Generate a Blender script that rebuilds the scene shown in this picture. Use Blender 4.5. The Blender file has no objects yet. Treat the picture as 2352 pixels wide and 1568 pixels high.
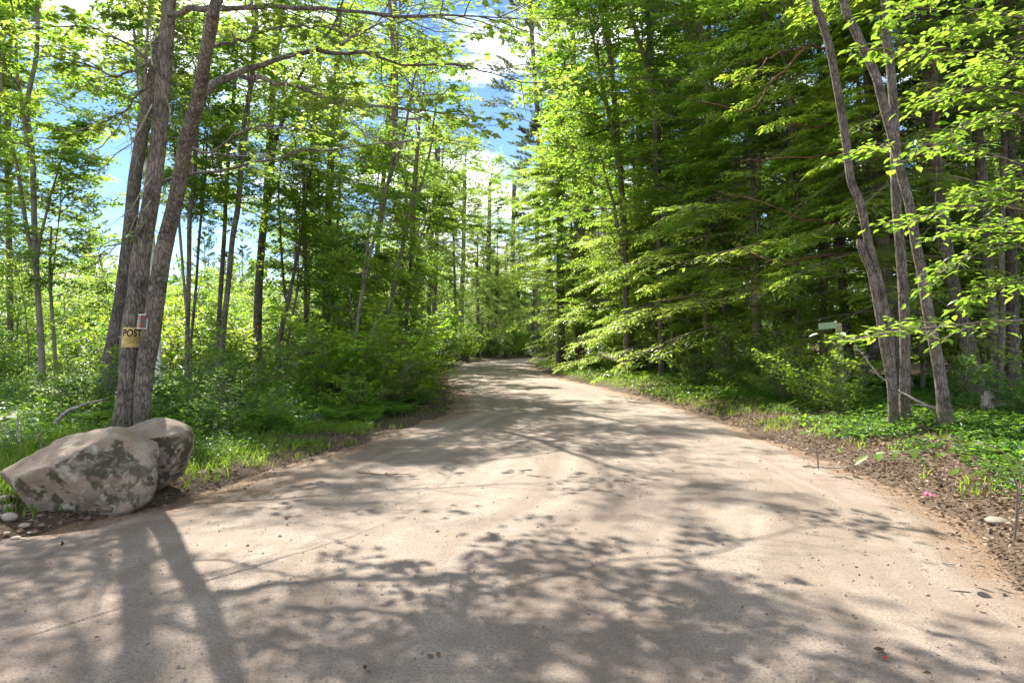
import bpy, math, random
import numpy as np
from mathutils import Vector, Matrix, Quaternion

R_ = math.radians
scene = bpy.context.scene
col = scene.collection
rng = np.random.default_rng(11)
random.seed(5)

# ------------------------------------------------------------------ camera
EYE = 1.65
F = 1568.0                       # focal length in photo pixels at 2352 px width
cam_d = bpy.data.cameras.new("camera")
cam_d.lens = 24.0
cam_d.sensor_width = 36.0
cam_d.clip_start = 0.05
cam_d.clip_end = 3000
cam = bpy.data.objects.new("camera", cam_d)
col.objects.link(cam)
cam.location = (0, 0, EYE)
cam.rotation_euler = (R_(90), 0, 0)
scene.camera = cam

# ------------------------------------------------------------------ world, sun, exposure
SUN_EL, SUN_AZ = 46.0, -25.0     # azimuth from +Y, negative = towards -X
world = bpy.data.worlds.new("World")
scene.world = world
world.use_nodes = True
wn, wl = world.node_tree.nodes, world.node_tree.links
wn.clear()
wo = wn.new("ShaderNodeOutputWorld")
bg = wn.new("ShaderNodeBackground")
sky = wn.new("ShaderNodeTexSky")
sky.sky_type = 'NISHITA'
sky.sun_disc = False
sky.sun_elevation = R_(SUN_EL)
sky.sun_rotation = R_(SUN_AZ)
sky.air_density = 0.8
sky.dust_density = 0.0
sky.ozone_density = 1.2
tc = wn.new("ShaderNodeTexCoord")
mp = wn.new("ShaderNodeMapping"); mp.inputs['Scale'].default_value = (1.6, 1.6, 4.5)
mp.inputs['Location'].default_value = (4.4, 5.8, 0.7)
nz = wn.new("ShaderNodeTexNoise"); nz.inputs['Scale'].default_value = 2.2
nz.inputs['Detail'].default_value = 9; nz.inputs['Roughness'].default_value = 0.58
cr = wn.new("ShaderNodeValToRGB")
cr.color_ramp.elements[0].position = 0.50; cr.color_ramp.elements[1].position = 0.65
sep = wn.new("ShaderNodeSeparateXYZ")
mr = wn.new("ShaderNodeMapRange")   # clouds gather towards the horizon
mr.inputs['From Min'].default_value = 0.03; mr.inputs['From Max'].default_value = 0.16
mr.inputs['To Min'].default_value = 0.09; mr.inputs['To Max'].default_value = 0.0
ad = wn.new("ShaderNodeMath"); ad.operation = 'ADD'
mx = wn.new("ShaderNodeMix"); mx.data_type = 'RGBA'
wl.new(tc.outputs['Generated'], mp.inputs['Vector'])
wl.new(mp.outputs['Vector'], nz.inputs['Vector'])
wl.new(tc.outputs['Generated'], sep.inputs[0])
wl.new(sep.outputs['Z'], mr.inputs['Value'])
wl.new(nz.outputs['Fac'], ad.inputs[0]); wl.new(mr.outputs['Result'], ad.inputs[1])
wl.new(ad.outputs[0], cr.inputs['Fac'])
wl.new(cr.outputs['Color'], mx.inputs['Factor'])
hs = wn.new("ShaderNodeHueSaturation"); hs.inputs['Saturation'].default_value = 1.12; hs.inputs['Value'].default_value = 0.75
wl.new(sky.outputs['Color'], hs.inputs['Color']); wl.new(hs.outputs['Color'], mx.inputs['A'])
mx.inputs['B'].default_value = (14.0, 13.9, 13.8, 1)  # bright clouds, spread overhead too to add neutral fill light
wl.new(mx.outputs['Result'], bg.inputs['Color'])
bg.inputs['Strength'].default_value = 0.085
wl.new(bg.outputs[0], wo.inputs['Surface'])

sun_d = bpy.data.lights.new("sun", 'SUN')
sun_d.energy = 5.0
sun_d.angle = R_(0.55)
sun_d.color = (1.0, 0.94, 0.84)
sun = bpy.data.objects.new("sun", sun_d)
col.objects.link(sun)
_sd = Vector((math.sin(R_(SUN_AZ)) * math.cos(R_(SUN_EL)), math.cos(R_(SUN_AZ)) * math.cos(R_(SUN_EL)), math.sin(R_(SUN_EL))))
sun.rotation_euler = _sd.to_track_quat('Z', 'Y').to_euler()
sun.location = (-10, 20, 30)

scene.view_settings.view_transform = 'Standard'
scene.view_settings.look = 'None'
scene.view_settings.exposure = 1.75
scene.view_settings.gamma = 1.0
scene.render.engine = 'CYCLES'
cy = scene.cycles
cy.max_bounces = 12
cy.diffuse_bounces = 7
cy.glossy_bounces = 2
cy.transmission_bounces = 8
cy.transparent_max_bounces = 4
cy.caustics_reflective = False
cy.caustics_refractive = False
cy.sample_clamp_indirect = 6.0

# ------------------------------------------------------------------ small helpers
def W(px, py, d):
    """a point of the place: pixel of the photograph seen at depth d"""
    return np.array([(px - 1176) / F * d, d, EYE + (784 - py) / F * d])

def _hash(ix, iy, iz):
    n = (ix * 374761393 + iy * 668265263 + iz * 2147483647 + 1013904223) & 0xffffffff
    n = ((n ^ (n >> 13)) * 1274126177) & 0xffffffff
    n = n ^ (n >> 16)
    return (n & 0xffff) / 65535.0

def vnoise(p):
    p = np.asarray(p, float)
    i = np.floor(p).astype(np.int64); f = p - i
    u = f * f * (3 - 2 * f)
    out = 0
    for dx in (0, 1):
        for dy in (0, 1):
            for dz in (0, 1):
                w = (u[..., 0] if dx else 1 - u[..., 0]) * (u[..., 1] if dy else 1 - u[..., 1]) * (u[..., 2] if dz else 1 - u[..., 2])
                out = out + w * _hash(i[..., 0] + dx, i[..., 1] + dy, i[..., 2] + dz)
    return out

def fbm(p, oct=3):
    p = np.asarray(p, float); a, s, t = 0.5, 0.0, 0.0
    for k in range(oct):
        s = s + a * vnoise(p + 17.3 * k); t += a
        p = p * 2.03; a *= 0.5
    return s / t

def n2(x, y, sc, oct=2, off=0.0):
    x = np.asarray(x, float); y = np.asarray(y, float)
    return fbm(np.stack([x * sc + off, y * sc - off, np.zeros_like(x) + off + 0.37], -1), oct)

YL = [-60, 3.6, 4.4, 5.0, 5.8, 6.7, 7.9, 9.4, 12.6, 15.6, 19, 22.3, 28, 34, 44, 54, 61, 68, 74, 84, 100]
XL = [-60, -60, -11, -6.6, -4.35, -3.6, -3.27, -2.85, -2.2, -1.45, -1.6, -1.95, -2.8, -3.5, -3.8, -3.3, -1.5, 1.5, 7, 20, 50]
YR = [-60, 4.7, 6.2, 7.3, 9.4, 11.4, 14.7, 19.7, 25.6, 30.8, 39, 50, 55, 59, 63, 70, 84, 100]
XR = [3.4, 3.5, 4.05, 4.3, 4.3, 4.4, 4.4, 4.0, 3.2, 2.24, 1.57, 1.5, 2.6, 5.5, 12, 26, 50, 90]
def edges(y):
    return np.interp(y, YL, XL), np.interp(y, YR, XR)

def inside(x, y):
    xl, xr = edges(y)
    x = np.asarray(x, float); y = np.asarray(y, float)
    return np.minimum(x - xl, xr - x) + 1.1 * (n2(x, y, .75, 3, 5.1) - .5) + .5 * (n2(x, y, 3.1, 2, 7.7) - .5)

def G(x, y):
    """height of the ground"""
    x = np.asarray(x, float); y = np.asarray(y, float)
    xl, xr = edges(y)
    orr = np.maximum(0, x - xr); ol = np.maximum(0, xl - x)
    near = np.clip((y + 2) / 6, 0, 1)
    far = np.clip((400 - np.hypot(x, y)) / 300, 0, 1)
    z = 0.50 * (1 - np.exp(-orr / 2.6)) + 0.18 * (1 - np.exp(-ol / 2.0)) * near
    out = np.clip((orr + ol) / 1.5, 0, 1)
    z = z + out * far * (0.16 * (n2(x, y, 0.35, 2, 3.0) - 0.5) + 0.10 * (n2(x, y, 1.3, 2, 9.0) - 0.5))
    z = z + 0.02 * np.maximum(0, y - 90) * np.clip((y - 90) / 200, 0, 1)
    return z

def g1(x, y):
    return float(G(np.array([x]), np.array([y]))[0])

# ------------------------------------------------------------------ meshes
def build(name, parts, mats, parent=None, loc=None, smooth_mats=(), link=True):
    """parts: (verts Nx3, faces Mxk, material index, tint N or None) joined into one mesh"""
    V, L, LS, MI, T = [], [], [], [], []
    nv = 0
    for v, f, m, t in parts:
        v = np.asarray(v, np.float32).reshape(-1, 3); f = np.asarray(f, np.int64)
        if len(f) == 0: continue
        V.append(v); L.append((f + nv).ravel()); LS.append(np.full(len(f), f.shape[1])); MI.append(np.full(len(f), m))
        T.append(np.zeros(len(v), np.float32) + 0.5 if t is None else np.asarray(t, np.float32))
        nv += len(v)
    V = np.concatenate(V); L = np.concatenate(L); LS = np.concatenate(LS); MI = np.concatenate(MI); T = np.concatenate(T)
    if loc is not None: V = V - np.asarray(loc, np.float32)
    me = bpy.data.meshes.new(name)
    me.vertices.add(len(V)); me.vertices.foreach_set("co", V.ravel())
    me.loops.add(len(L)); me.loops.foreach_set("vertex_index", L.astype(np.int32))
    me.polygons.add(len(LS))
    st = np.concatenate([[0], np.cumsum(LS)[:-1]])
    me.polygons.foreach_set("loop_start", st.astype(np.int32))
    me.polygons.foreach_set("loop_total", LS.astype(np.int32))
    me.polygons.foreach_set("material_index", MI.astype(np.int32))
    me.polygons.foreach_set("use_smooth", np.isin(MI, list(smooth_mats)))
    a = me.attributes.new("tint", 'FLOAT', 'POINT'); a.data.foreach_set("value", T)
    for m in mats: me.materials.append(m)
    me.update(calc_edges=True)
    if not link: return me
    return put(name, me, parent, loc)

def put(name, me, parent=None, loc=None):
    o = bpy.data.objects.new(name, me)
    col.objects.link(o)
    if parent is not None: o.parent = parent
    elif loc is not None: o.location = loc
    return o

def tag(o, label=None, cat=None, group=None, kind=None):
    if label: o["label"] = label
    if cat: o["category"] = cat
    if group: o["group"] = group
    if kind: o["kind"] = kind
    return o

def thing(name, loc, label, cat, group=None, rz=0):
    o = bpy.data.objects.new(name, None)
    o.empty_display_size = 0.3
    col.objects.link(o); o.location = loc; o.rotation_euler = (0, 0, rz)
    return tag(o, label, cat, group)

def norm(a):
    return a / (np.linalg.norm(a, axis=-1, keepdims=True) + 1e-9)

def spline(pts, n):
    """smooth resampling (Catmull-Rom) of a polyline to n points"""
    P = np.asarray(pts, float)
    if len(P) == 2: return P[0] + (P[1] - P[0]) * np.linspace(0, 1, n)[:, None]
    Q = np.vstack([2 * P[0] - P[1], P, 2 * P[-1] - P[-2]])
    t = np.linspace(0, len(P) - 1 - 1e-6, n); i = t.astype(int); u = (t - i)[:, None]
    a, b, c, d = Q[i], Q[i + 1], Q[i + 2], Q[i + 3]
    return 0.5 * (2 * b + (c - a) * u + (2 * a - 5 * b + 4 * c - d) * u * u + (3 * b - 3 * c + d - a) * u ** 3)

def tube(pts, rad, sides=6, rough=0.0, seed=0.0, cap=True):
    P = np.asarray(pts, float); n = len(P)
    r = np.zeros(n) + rad
    tan = norm(np.gradient(P, axis=0))
    ref = np.array([0.02, 1.0, 0.03]) if abs(tan[:, 1]).mean() < 0.8 else np.array([1.0, 0.1, 0.05])
    a = norm(np.cross(tan, ref)); b = np.cross(tan, a)
    th = np.linspace(0, 2 * np.pi, sides, endpoint=False)
    ring = np.cos(th)[None, :, None] * a[:, None, :] + np.sin(th)[None, :, None] * b[:, None, :]
    rr = np.repeat(r[:, None], sides, 1)
    if rough > 0:
        q = P[:, None, :] + ring * r[:, None, None]
        rr = rr * (1 + rough * (fbm(np.stack([q[..., 0] * 5 + seed, q[..., 1] * 5, q[..., 2] * 1.6], -1), 2) - 0.5) * 2
                   + rough * 0.5 * (vnoise(np.stack([q[..., 0] * 22 + seed, q[..., 1] * 22, q[..., 2] * 5], -1)) - 0.5) * 2)
    V = (P[:, None, :] + ring * rr[:, :, None]).reshape(-1, 3)
    i = np.arange(n - 1)[:, None] * sides; j = np.arange(sides)[None, :]; k = (j + 1) % sides
    Fq = np.stack([i + j, i + k, i + sides + k, i + sides + j], -1).reshape(-1, 4)
    return V, Fq

# leaf templates: (x across, y along, z off the blade), triangles
def tmpl(out, tris): return np.array(out, float), np.array(tris)
T_OVAL = tmpl([(0, 0, 0), (-.27, .5, .07), (0, 1, -.05), (.27, .5, .07)], [(0, 2, 1), (0, 3, 2)])
T_BEECH = tmpl([(0, 0, 0), (-.22, .25, .05), (-.25, .6, .05), (0, 1.05, -.08), (.25, .6, .05), (.22, .25, .05), (0, .5, -.01)],
               [(0, 6, 1), (1, 6, 2), (2, 6, 3), (6, 4, 3), (6, 5, 4), (0, 5, 6)])
T_MAPLE = tmpl([(0, .06, 0), (-.20, -.02, .0), (-.34, .26, .04), (-.56, .42, -.03), (-.27, .52, .05), (0, 1, -.06),
                (.27, .52, .05), (.56, .42, -.03), (.34, .26, .04), (.20, -.02, 0), (0, .38, 0)],
               [(10, 0, 9), (10, 1, 0), (10, 2, 1), (10, 3, 2), (10, 4, 3), (10, 5, 4), (10, 6, 5), (10, 7, 6), (10, 8, 7), (10, 9, 8)])
T_STAR = tmpl([(0, 0, 0), (-.45, .38, -.03), (-.16, .5, .05), (0, 1, -.06), (.16, .5, .05), (.45, .38, -.03)],
              [(0, 2, 1), (0, 3, 2), (0, 4, 3), (0, 5, 4)])
T_NEEDLE = tmpl([(0, 0, 0), (-.15, .4, .03), (0, 1, -.06), (.15, .4, .03)], [(0, 2, 1), (0, 3, 2)])
T_BLADE = tmpl([(-.05, 0, 0), (.05, 0, 0), (0, 1, 0)], [(0, 1, 2)])

def leaves(pos, axis, nrm, size, t):
    """leaf blades at pos, growing along axis, facing nrm"""
    T, tri = t
    y = norm(axis); x = norm(np.cross(y, nrm)); z = np.cross(x, y)
    s = np.asarray(size)[:, None, None]
    V = pos[:, None, :] + s * (T[None, :, 0, None] * x[:, None, :] + T[None, :, 1, None] * y[:, None, :] + T[None, :, 2, None] * z[:, None, :])
    N, k = len(pos), len(T)
    Fq = (np.arange(N)[:, None, None] * k + tri[None]).reshape(-1, 3)
    return V.reshape(-1, 3), Fq, k

# ------------------------------------------------------------------ materials
def mat(name):
    m = bpy.data.materials.new(name); m.use_nodes = True
    n = m.node_tree.nodes; n.clear()
    out = n.new("ShaderNodeOutputMaterial")
    return m, n, m.node_tree.links, out

def ramp(n, l, fac, stops):
    r = n.new("ShaderNodeValToRGB")
    e = r.color_ramp.elements
    while len(e) < len(stops): e.new(0.5)
    for q, (p, c) in zip(e, stops):
        q.position = p; q.color = (*c, 1)
    l.new(fac, r.inputs['Fac'])
    return r

def noise(n, l, vec, scale, detail=4, rough=0.55, dist=0.0):
    t = n.new("ShaderNodeTexNoise"); t.inputs['Scale'].default_value = scale
    t.inputs['Detail'].default_value = detail; t.inputs['Roughness'].default_value = rough
    t.inputs['Distortion'].default_value = dist
    if vec is not None: l.new(vec, t.inputs['Vector'])
    return t

def mixc(n, l, fac, a, b, blend='MIX'):
    m = n.new("ShaderNodeMix"); m.data_type = 'RGBA'; m.blend_type = blend
    for sock, v in (('Factor', fac), ('A', a), ('B', b)):
        if hasattr(v, 'is_linked'): l.new(v, m.inputs[sock])
        elif isinstance(v, tuple): m.inputs[sock].default_value = (*v, 1)
        else: m.inputs[sock].default_value = v
    return m.outputs['Result']

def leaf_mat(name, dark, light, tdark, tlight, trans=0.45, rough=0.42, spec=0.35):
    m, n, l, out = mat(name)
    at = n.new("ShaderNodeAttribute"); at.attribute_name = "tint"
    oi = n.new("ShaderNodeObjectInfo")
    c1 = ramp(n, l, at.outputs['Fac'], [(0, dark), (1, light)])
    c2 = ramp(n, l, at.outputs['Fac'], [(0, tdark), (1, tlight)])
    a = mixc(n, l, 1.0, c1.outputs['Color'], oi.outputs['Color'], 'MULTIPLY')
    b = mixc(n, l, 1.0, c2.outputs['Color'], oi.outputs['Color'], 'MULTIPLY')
    p = n.new("ShaderNodeBsdfPrincipled"); p.inputs['Roughness'].default_value = rough
    p.inputs['Specular IOR Level'].default_value = spec
    l.new(a, p.inputs['Base Color'])
    t = n.new("ShaderNodeBsdfTranslucent"); l.new(b, t.inputs['Color'])
    s = n.new("ShaderNodeMixShader"); s.inputs[0].default_value = trans
    l.new(p.outputs[0], s.inputs[1]); l.new(t.outputs[0], s.inputs[2]); l.new(s.outputs[0], out.inputs['Surface'])
    return m

M = {}
M['leaf'] = leaf_mat("broad_leaf", (.065, .12, .024), (.11, .17, .033), (.25, .43, .045), (.47, .60, .085), .57)
M['maple'] = leaf_mat("maple_leaf", (.065, .115, .026), (.11, .165, .042), (.23, .41, .05), (.45, .58, .10), .55)
M['beech'] = leaf_mat("beech_leaf", (.06, .125, .022), (.09, .165, .03), (.24, .42, .035), (.40, .55, .06), .55, .38)
M['hemlock'] = leaf_mat("hemlock_needle", (.05, .095, .03), (.11, .165, .04), (.26, .42, .06), (.50, .60, .10), .54, .35)
M['pine'] = leaf_mat("pine_needle", (.045, .085, .045), (.09, .13, .06), (.12, .20, .07), (.25, .32, .11), .35, .5)
M['herb'] = leaf_mat("herb_leaf", (.045, .115, .025), (.09, .165, .03), (.17, .36, .035), (.38, .52, .05), .5)
M['grass'] = leaf_mat("grass_blade", (.06, .13, .02), (.13, .19, .035), (.20, .38, .03), (.46, .55, .07), .5)
M['litter'] = leaf_mat("dry_leaf", (.06, .038, .025), (.30, .215, .15), (.12, .07, .03), (.30, .18, .09), .2, .6, .2)

def bark_mat(name, c0, c1, lichen=(.30, .32, .21), lich=0.555, zs=0.22, sc=26.0, bump=0.7, moss=0.0, furrow=0.5):
    m, n, l, out = mat(name)
    tcn = n.new("ShaderNodeTexCoord")
    mpn = n.new("ShaderNodeMapping"); mpn.inputs['Scale'].default_value = (1, 1, zs)
    l.new(tcn.outputs['Object'], mpn.inputs['Vector'])
    v = n.new("ShaderNodeTexVoronoi"); v.feature = 'DISTANCE_TO_EDGE'; v.inputs['Scale'].default_value = sc
    wob = noise(n, l, mpn.outputs['Vector'], sc * 0.7, 3)
    add = n.new("ShaderNodeVectorMath"); add.operation = 'MULTIPLY_ADD'
    l.new(wob.outputs['Color'], add.inputs[0]); add.inputs[1].default_value = (.05, .05, .05); l.new(mpn.outputs['Vector'], add.inputs[2])
    l.new(add.outputs[0], v.inputs['Vector'])
    big = noise(n, l, tcn.outputs['Object'], 3.2, 5, .6)
    fine = noise(n, l, mpn.outputs['Vector'], sc * 3, 4, .65)
    base = ramp(n, l, fine.outputs['Fac'], [(.25, c0), (.72, c1)])
    base2 = mixc(n, l, ramp(n, l, big.outputs['Fac'], [(.38, (0, 0, 0)), (.6, (.7, .7, .7))]).outputs['Color'], base.outputs['Color'],
                 tuple(min(1, q * 1.55) for q in c1))
    fur = ramp(n, l, v.outputs['Distance'], [(.0, (furrow,) * 3), (.16, (1, 1, 1))])
    base3 = mixc(n, l, 1.0, base2, fur.outputs['Color'], 'MULTIPLY')
    ln = noise(n, l, tcn.outputs['Object'], 7.5, 9, .78)
    base4 = mixc(n, l, ramp(n, l, ln.outputs['Fac'], [(lich + .01, (0, 0, 0)), (lich + .09, (.75, .75, .75))]).outputs['Color'], base3, lichen)
    sp = noise(n, l, tcn.outputs['Object'], 38, 2, .5)
    base5 = mixc(n, l, ramp(n, l, sp.outputs['Fac'], [(.66, (0, 0, 0)), (.70, (.7, .7, .7))]).outputs['Color'], base4, (.36, .35, .31))
    if moss > 0:
        sz = n.new("ShaderNodeSeparateXYZ"); l.new(tcn.outputs['Object'], sz.inputs[0])
        mm = n.new("ShaderNodeMapRange"); mm.inputs['From Min'].default_value = 0.05; mm.inputs['From Max'].default_value = 0.55
        mm.inputs['To Min'].default_value = moss; mm.inputs['To Max'].default_value = 0; l.new(sz.outputs['Z'], mm.inputs['Value'])
        ml = n.new("ShaderNodeMath"); ml.operation = 'MULTIPLY'; l.new(mm.outputs[0], ml.inputs[0]); l.new(big.outputs['Fac'], ml.inputs[1])
        base5 = mixc(n, l, ml.outputs[0], base5, (.09, .11, .03))
    p = n.new("ShaderNodeBsdfPrincipled"); p.inputs['Roughness'].default_value = .88; p.inputs['Specular IOR Level'].default_value = .2
    l.new(base5, p.inputs['Base Color'])
    b = n.new("ShaderNodeBump"); b.inputs['Strength'].default_value = bump; b.inputs['Distance'].default_value = .018
    h = mixc(n, l, .45, fur.outputs['Color'], fine.outputs['Color'])
    l.new(h, b.inputs['Height']); l.new(b.outputs[0], p.inputs['Normal'])
    l.new(p.outputs[0], out.inputs['Surface'])
    return m

M['bark_grey'] = bark_mat("lichen_grey_bark", (.05, .040, .034), (.185, .155, .13), moss=.9, furrow=.35, bump=.9)
M['bark_smooth'] = bark_mat("smooth_grey_bark", (.125, .105, .088), (.225, .195, .165), lich=.57, sc=30, bump=.35, furrow=.75, zs=.6)
M['bark_dark'] = bark_mat("dark_furrowed_bark", (.06, .05, .045), (.15, .125, .11), lich=.70, sc=22, bump=.9, furrow=.35)
M['bark_red'] = bark_mat("orange_brown_bark", (.10, .05, .03), (.20, .10, .06), lich=.80, sc=30, bump=.6)
M['bark_birch'] = bark_mat("white_birch_bark", (.34, .32, .29), (.62, .60, .56), lichen=(.09, .08, .07), lich=.60, zs=2.2, sc=14, bump=.25, furrow=.8)
M['twig'] = bark_mat("twig_bark", (.10, .075, .06), (.22, .17, .14), lich=.66, sc=40, bump=.2, furrow=.8)
M['dead'] = bark_mat("weathered_dead_wood", (.19, .165, .14), (.40, .36, .31), lich=.72, sc=34, bump=.6, zs=.12)

def rock_mat():
    m, n, l, out = mat("lichened_granite")
    tcn = n.new("ShaderNodeTexCoord"); o = tcn.outputs['Object']
    a = noise(n, l, o, 2.6, 7, .62, .6); f = noise(n, l, o, 55, 3, .6); st = noise(n, l, o, 4.2, 8, .7, .3)
    mpn = n.new("ShaderNodeMapping"); mpn.inputs['Rotation'].default_value = (0, R_(-28), 0); mpn.inputs['Scale'].default_value = (1.5, 4, 9)
    l.new(o, mpn.inputs['Vector'])
    sk = noise(n, l, mpn.outputs[0], 1.3, 6, .6)
    base = ramp(n, l, a.outputs['Fac'], [(.30, (.19, .145, .10)), (.5, (.28, .225, .17)), (.68, (.37, .32, .26))])
    b2 = mixc(n, l, ramp(n, l, sk.outputs['Fac'], [(.48, (0, 0, 0)), (.62, (.55, .55, .55))]).outputs['Color'], base.outputs['Color'], (.30, .20, .125))
    b3 = mixc(n, l, ramp(n, l, f.outputs['Fac'], [(.35, (.45, .45, .45)), (.6, (0, 0, 0))]).outputs['Color'], b2, (.17, .15, .13))
    # black and olive lichen crust: grows on the weather side, in patches of its own
    sz = n.new("ShaderNodeSeparateXYZ"); l.new(o, sz.inputs[0])
    geo = n.new("ShaderNodeNewGeometry"); sn = n.new("ShaderNodeSeparateXYZ"); l.new(geo.outputs['True Normal'], sn.inputs[0])
    side = n.new("ShaderNodeMapRange"); l.new(sn.outputs['Z'], side.inputs['Value'])
    side.inputs['From Min'].default_value = .6; side.inputs['From Max'].default_value = .1
    side.inputs['To Min'].default_value = 0; side.inputs['To Max'].default_value = 1
    k = ramp(n, l, st.outputs['Fac'], [(.47, (0, 0, 0)), (.53, (1, 1, 1))])
    mm = n.new("ShaderNodeMath"); mm.operation = 'MULTIPLY'; l.new(k.outputs['Color'], mm.inputs[0]); l.new(side.outputs[0], mm.inputs[1])
    m2 = n.new("ShaderNodeMath"); m2.operation = 'MULTIPLY'; l.new(mm.outputs[0], m2.inputs[0]); m2.inputs[1].default_value = .82
    b4 = mixc(n, l, m2.outputs[0], b3, (.032, .032, .02))
    pl = noise(n, l, o, 6.5, 7, .7)
    pk = ramp(n, l, pl.outputs['Fac'], [(.56, (0, 0, 0)), (.62, (.7, .7, .7))])
    m3 = n.new("ShaderNodeMath"); m3.operation = 'MULTIPLY'; l.new(pk.outputs['Color'], m3.inputs[0]); l.new(side.outputs[0], m3.inputs[1])
    b5 = mixc(n, l, m3.outputs[0], b4, (.44, .42, .34))
    p = n.new("ShaderNodeBsdfPrincipled"); p.inputs['Roughness'].default_value = .85; p.inputs['Specular IOR Level'].default_value = .25
    l.new(b5, p.inputs['Base Color'])
    b = n.new("ShaderNodeBump"); b.inputs['Strength'].default_value = .8; b.inputs['Distance'].default_value = .035
    h = mixc(n, l, .5, st.outputs['Color'], f.outputs['Color']); l.new(h, b.inputs['Height']); l.new(b.outputs[0], p.inputs['Normal'])
    l.new(p.outputs[0], out.inputs['Surface'])
    return m
M['rock'] = rock_mat()

def stone_mat():
    m, n, l, out = mat("river_stone")
    tcn = n.new("ShaderNodeTexCoord"); oi = n.new("ShaderNodeObjectInfo")
    a = noise(n, l, tcn.outputs['Object'], 9, 5, .6); f = noise(n, l, tcn.outputs['Object'], 90, 2)
    c = ramp(n, l, a.outputs['Fac'], [(.3, (.26, .21, .16)), (.7, (.44, .38, .31))])
    d = mixc(n, l, 1.0, c.outputs['Color'], oi.outputs['Color'], 'MULTIPLY')
    e = mixc(n, l, ramp(n, l, f.outputs['Fac'], [(.35, (.4, .4, .4)), (.55, (0, 0, 0))]).outputs['Color'], d, (.16, .14, .12))
    p = n.new("ShaderNodeBsdfPrincipled"); p.inputs['Roughness'].default_value = .75; l.new(e, p.inputs['Base Color'])
    b = n.new("ShaderNodeBump"); b.inputs['Strength'].default_value = .3; b.inputs['Distance'].default_value = .006
    l.new(f.outputs['Fac'], b.inputs['Height']); l.new(b.outputs[0], p.inputs['Normal']); l.new(p.outputs[0], out.inputs['Surface'])
    return m
M['stone'] = stone_mat()

def road_mat():
    m, n, l, out = mat("packed_sandy_dirt")
    uv = n.new("ShaderNodeUVMap"); uv.uv_map = "lanes"
    geo = n.new("ShaderNodeNewGeometry"); P = geo.outputs['Position']
    at = n.new("ShaderNodeAttribute"); at.attribute_name = "tint"     # 0 at the edge of the road, 1 well inside it
    mpn = n.new("ShaderNodeMapping"); mpn.inputs['Scale'].default_value = (16, 0.10, 1); l.new(uv.outputs['UV'], mpn.inputs['Vector'])
    lane = noise(n, l, mpn.outputs[0], 1.0, 3, .55, .3)
    big = noise(n, l, P, .55, 4, .6); mid = noise(n, l, P, 3.5, 6, .66); fine = noise(n, l, P, 60, 4, .72); grit = noise(n, l, P, 190, 2, .7)
    c = ramp(n, l, mid.outputs['Fac'], [(.3, (.295, .232, .180)), (.5, (.36, .294, .238)), (.7, (.42, .352, .292))])
    c2 = mixc(n, l, ramp(n, l, lane.outputs['Fac'], [(.40, (.85, .85, .85)), (.58, (0, 0, 0))]).outputs['Color'], c.outputs['Color'], (.245, .188, .145))
    c3 = mixc(n, l, ramp(n, l, big.outputs['Fac'], [(.40, (.35, .35, .35)), (.6, (0, 0, 0))]).outputs['Color'], c2, (.25, .20, .168))
    c4 = mixc(n, l, ramp(n, l, fine.outputs['Fac'], [(.34, (.85, .85, .85)), (.54, (0, 0, 0))]).outputs['Color'], c3, (.16, .128, .104))
    c5 = mixc(n, l, ramp(n, l, grit.outputs['Fac'], [(.60, (0, 0, 0)), (.70, (.7, .7, .7))]).outputs['Color'], c4, (.46, .41, .36))
    c5 = mixc(n, l, ramp(n, l, grit.outputs['Fac'], [(.34, (.8, .8, .8)), (.43, (0, 0, 0))]).outputs['Color'], c5, (.13, .11, .095))
    # rusty fallen needles and darker soil along the edge
    ed = n.new("ShaderNodeMath"); ed.operation = 'MULTIPLY_ADD'; l.new(mid.outputs['Fac'], ed.inputs[0]); ed.inputs[1].default_value = 1.1; l.new(at.outputs['Fac'], ed.inputs[2])
    e = ramp(n, l, ed.outputs[0], [(.58, (1, 1, 1)), (1.0, (0, 0, 0))])
    soil = ramp(n, l, fine.outputs['Fac'], [(.35, (.10, .07, .05)), (.5, (.22, .145, .095)), (.68, (.33, .24, .17))])
    c6 = mixc(n, l, e.outputs['Color'], c5, soil.outputs['Color'])
    p = n.new("ShaderNodeBsdfPrincipled"); p.inputs['Roughness'].default_value = .92; p.inputs['Specular IOR Level'].default_value = .15
    l.new(c6, p.inputs['Base Color'])
    b = n.new("ShaderNodeBump"); b.inputs['Strength'].default_value = 1.0; b.inputs['Distance'].default_value = .032
    h = mixc(n, l, .55, mid.outputs['Color'], fine.outputs['Color']); h2 = mixc(n, l, .35, h, grit.outputs['Color'])
    l.new(h2, b.inputs['Height']); l.new(b.outputs[0], p.inputs['Normal'])
    l.new(p.outputs[0], out.inputs['Surface'])
    return m
M['road'] = road_mat()

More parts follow.
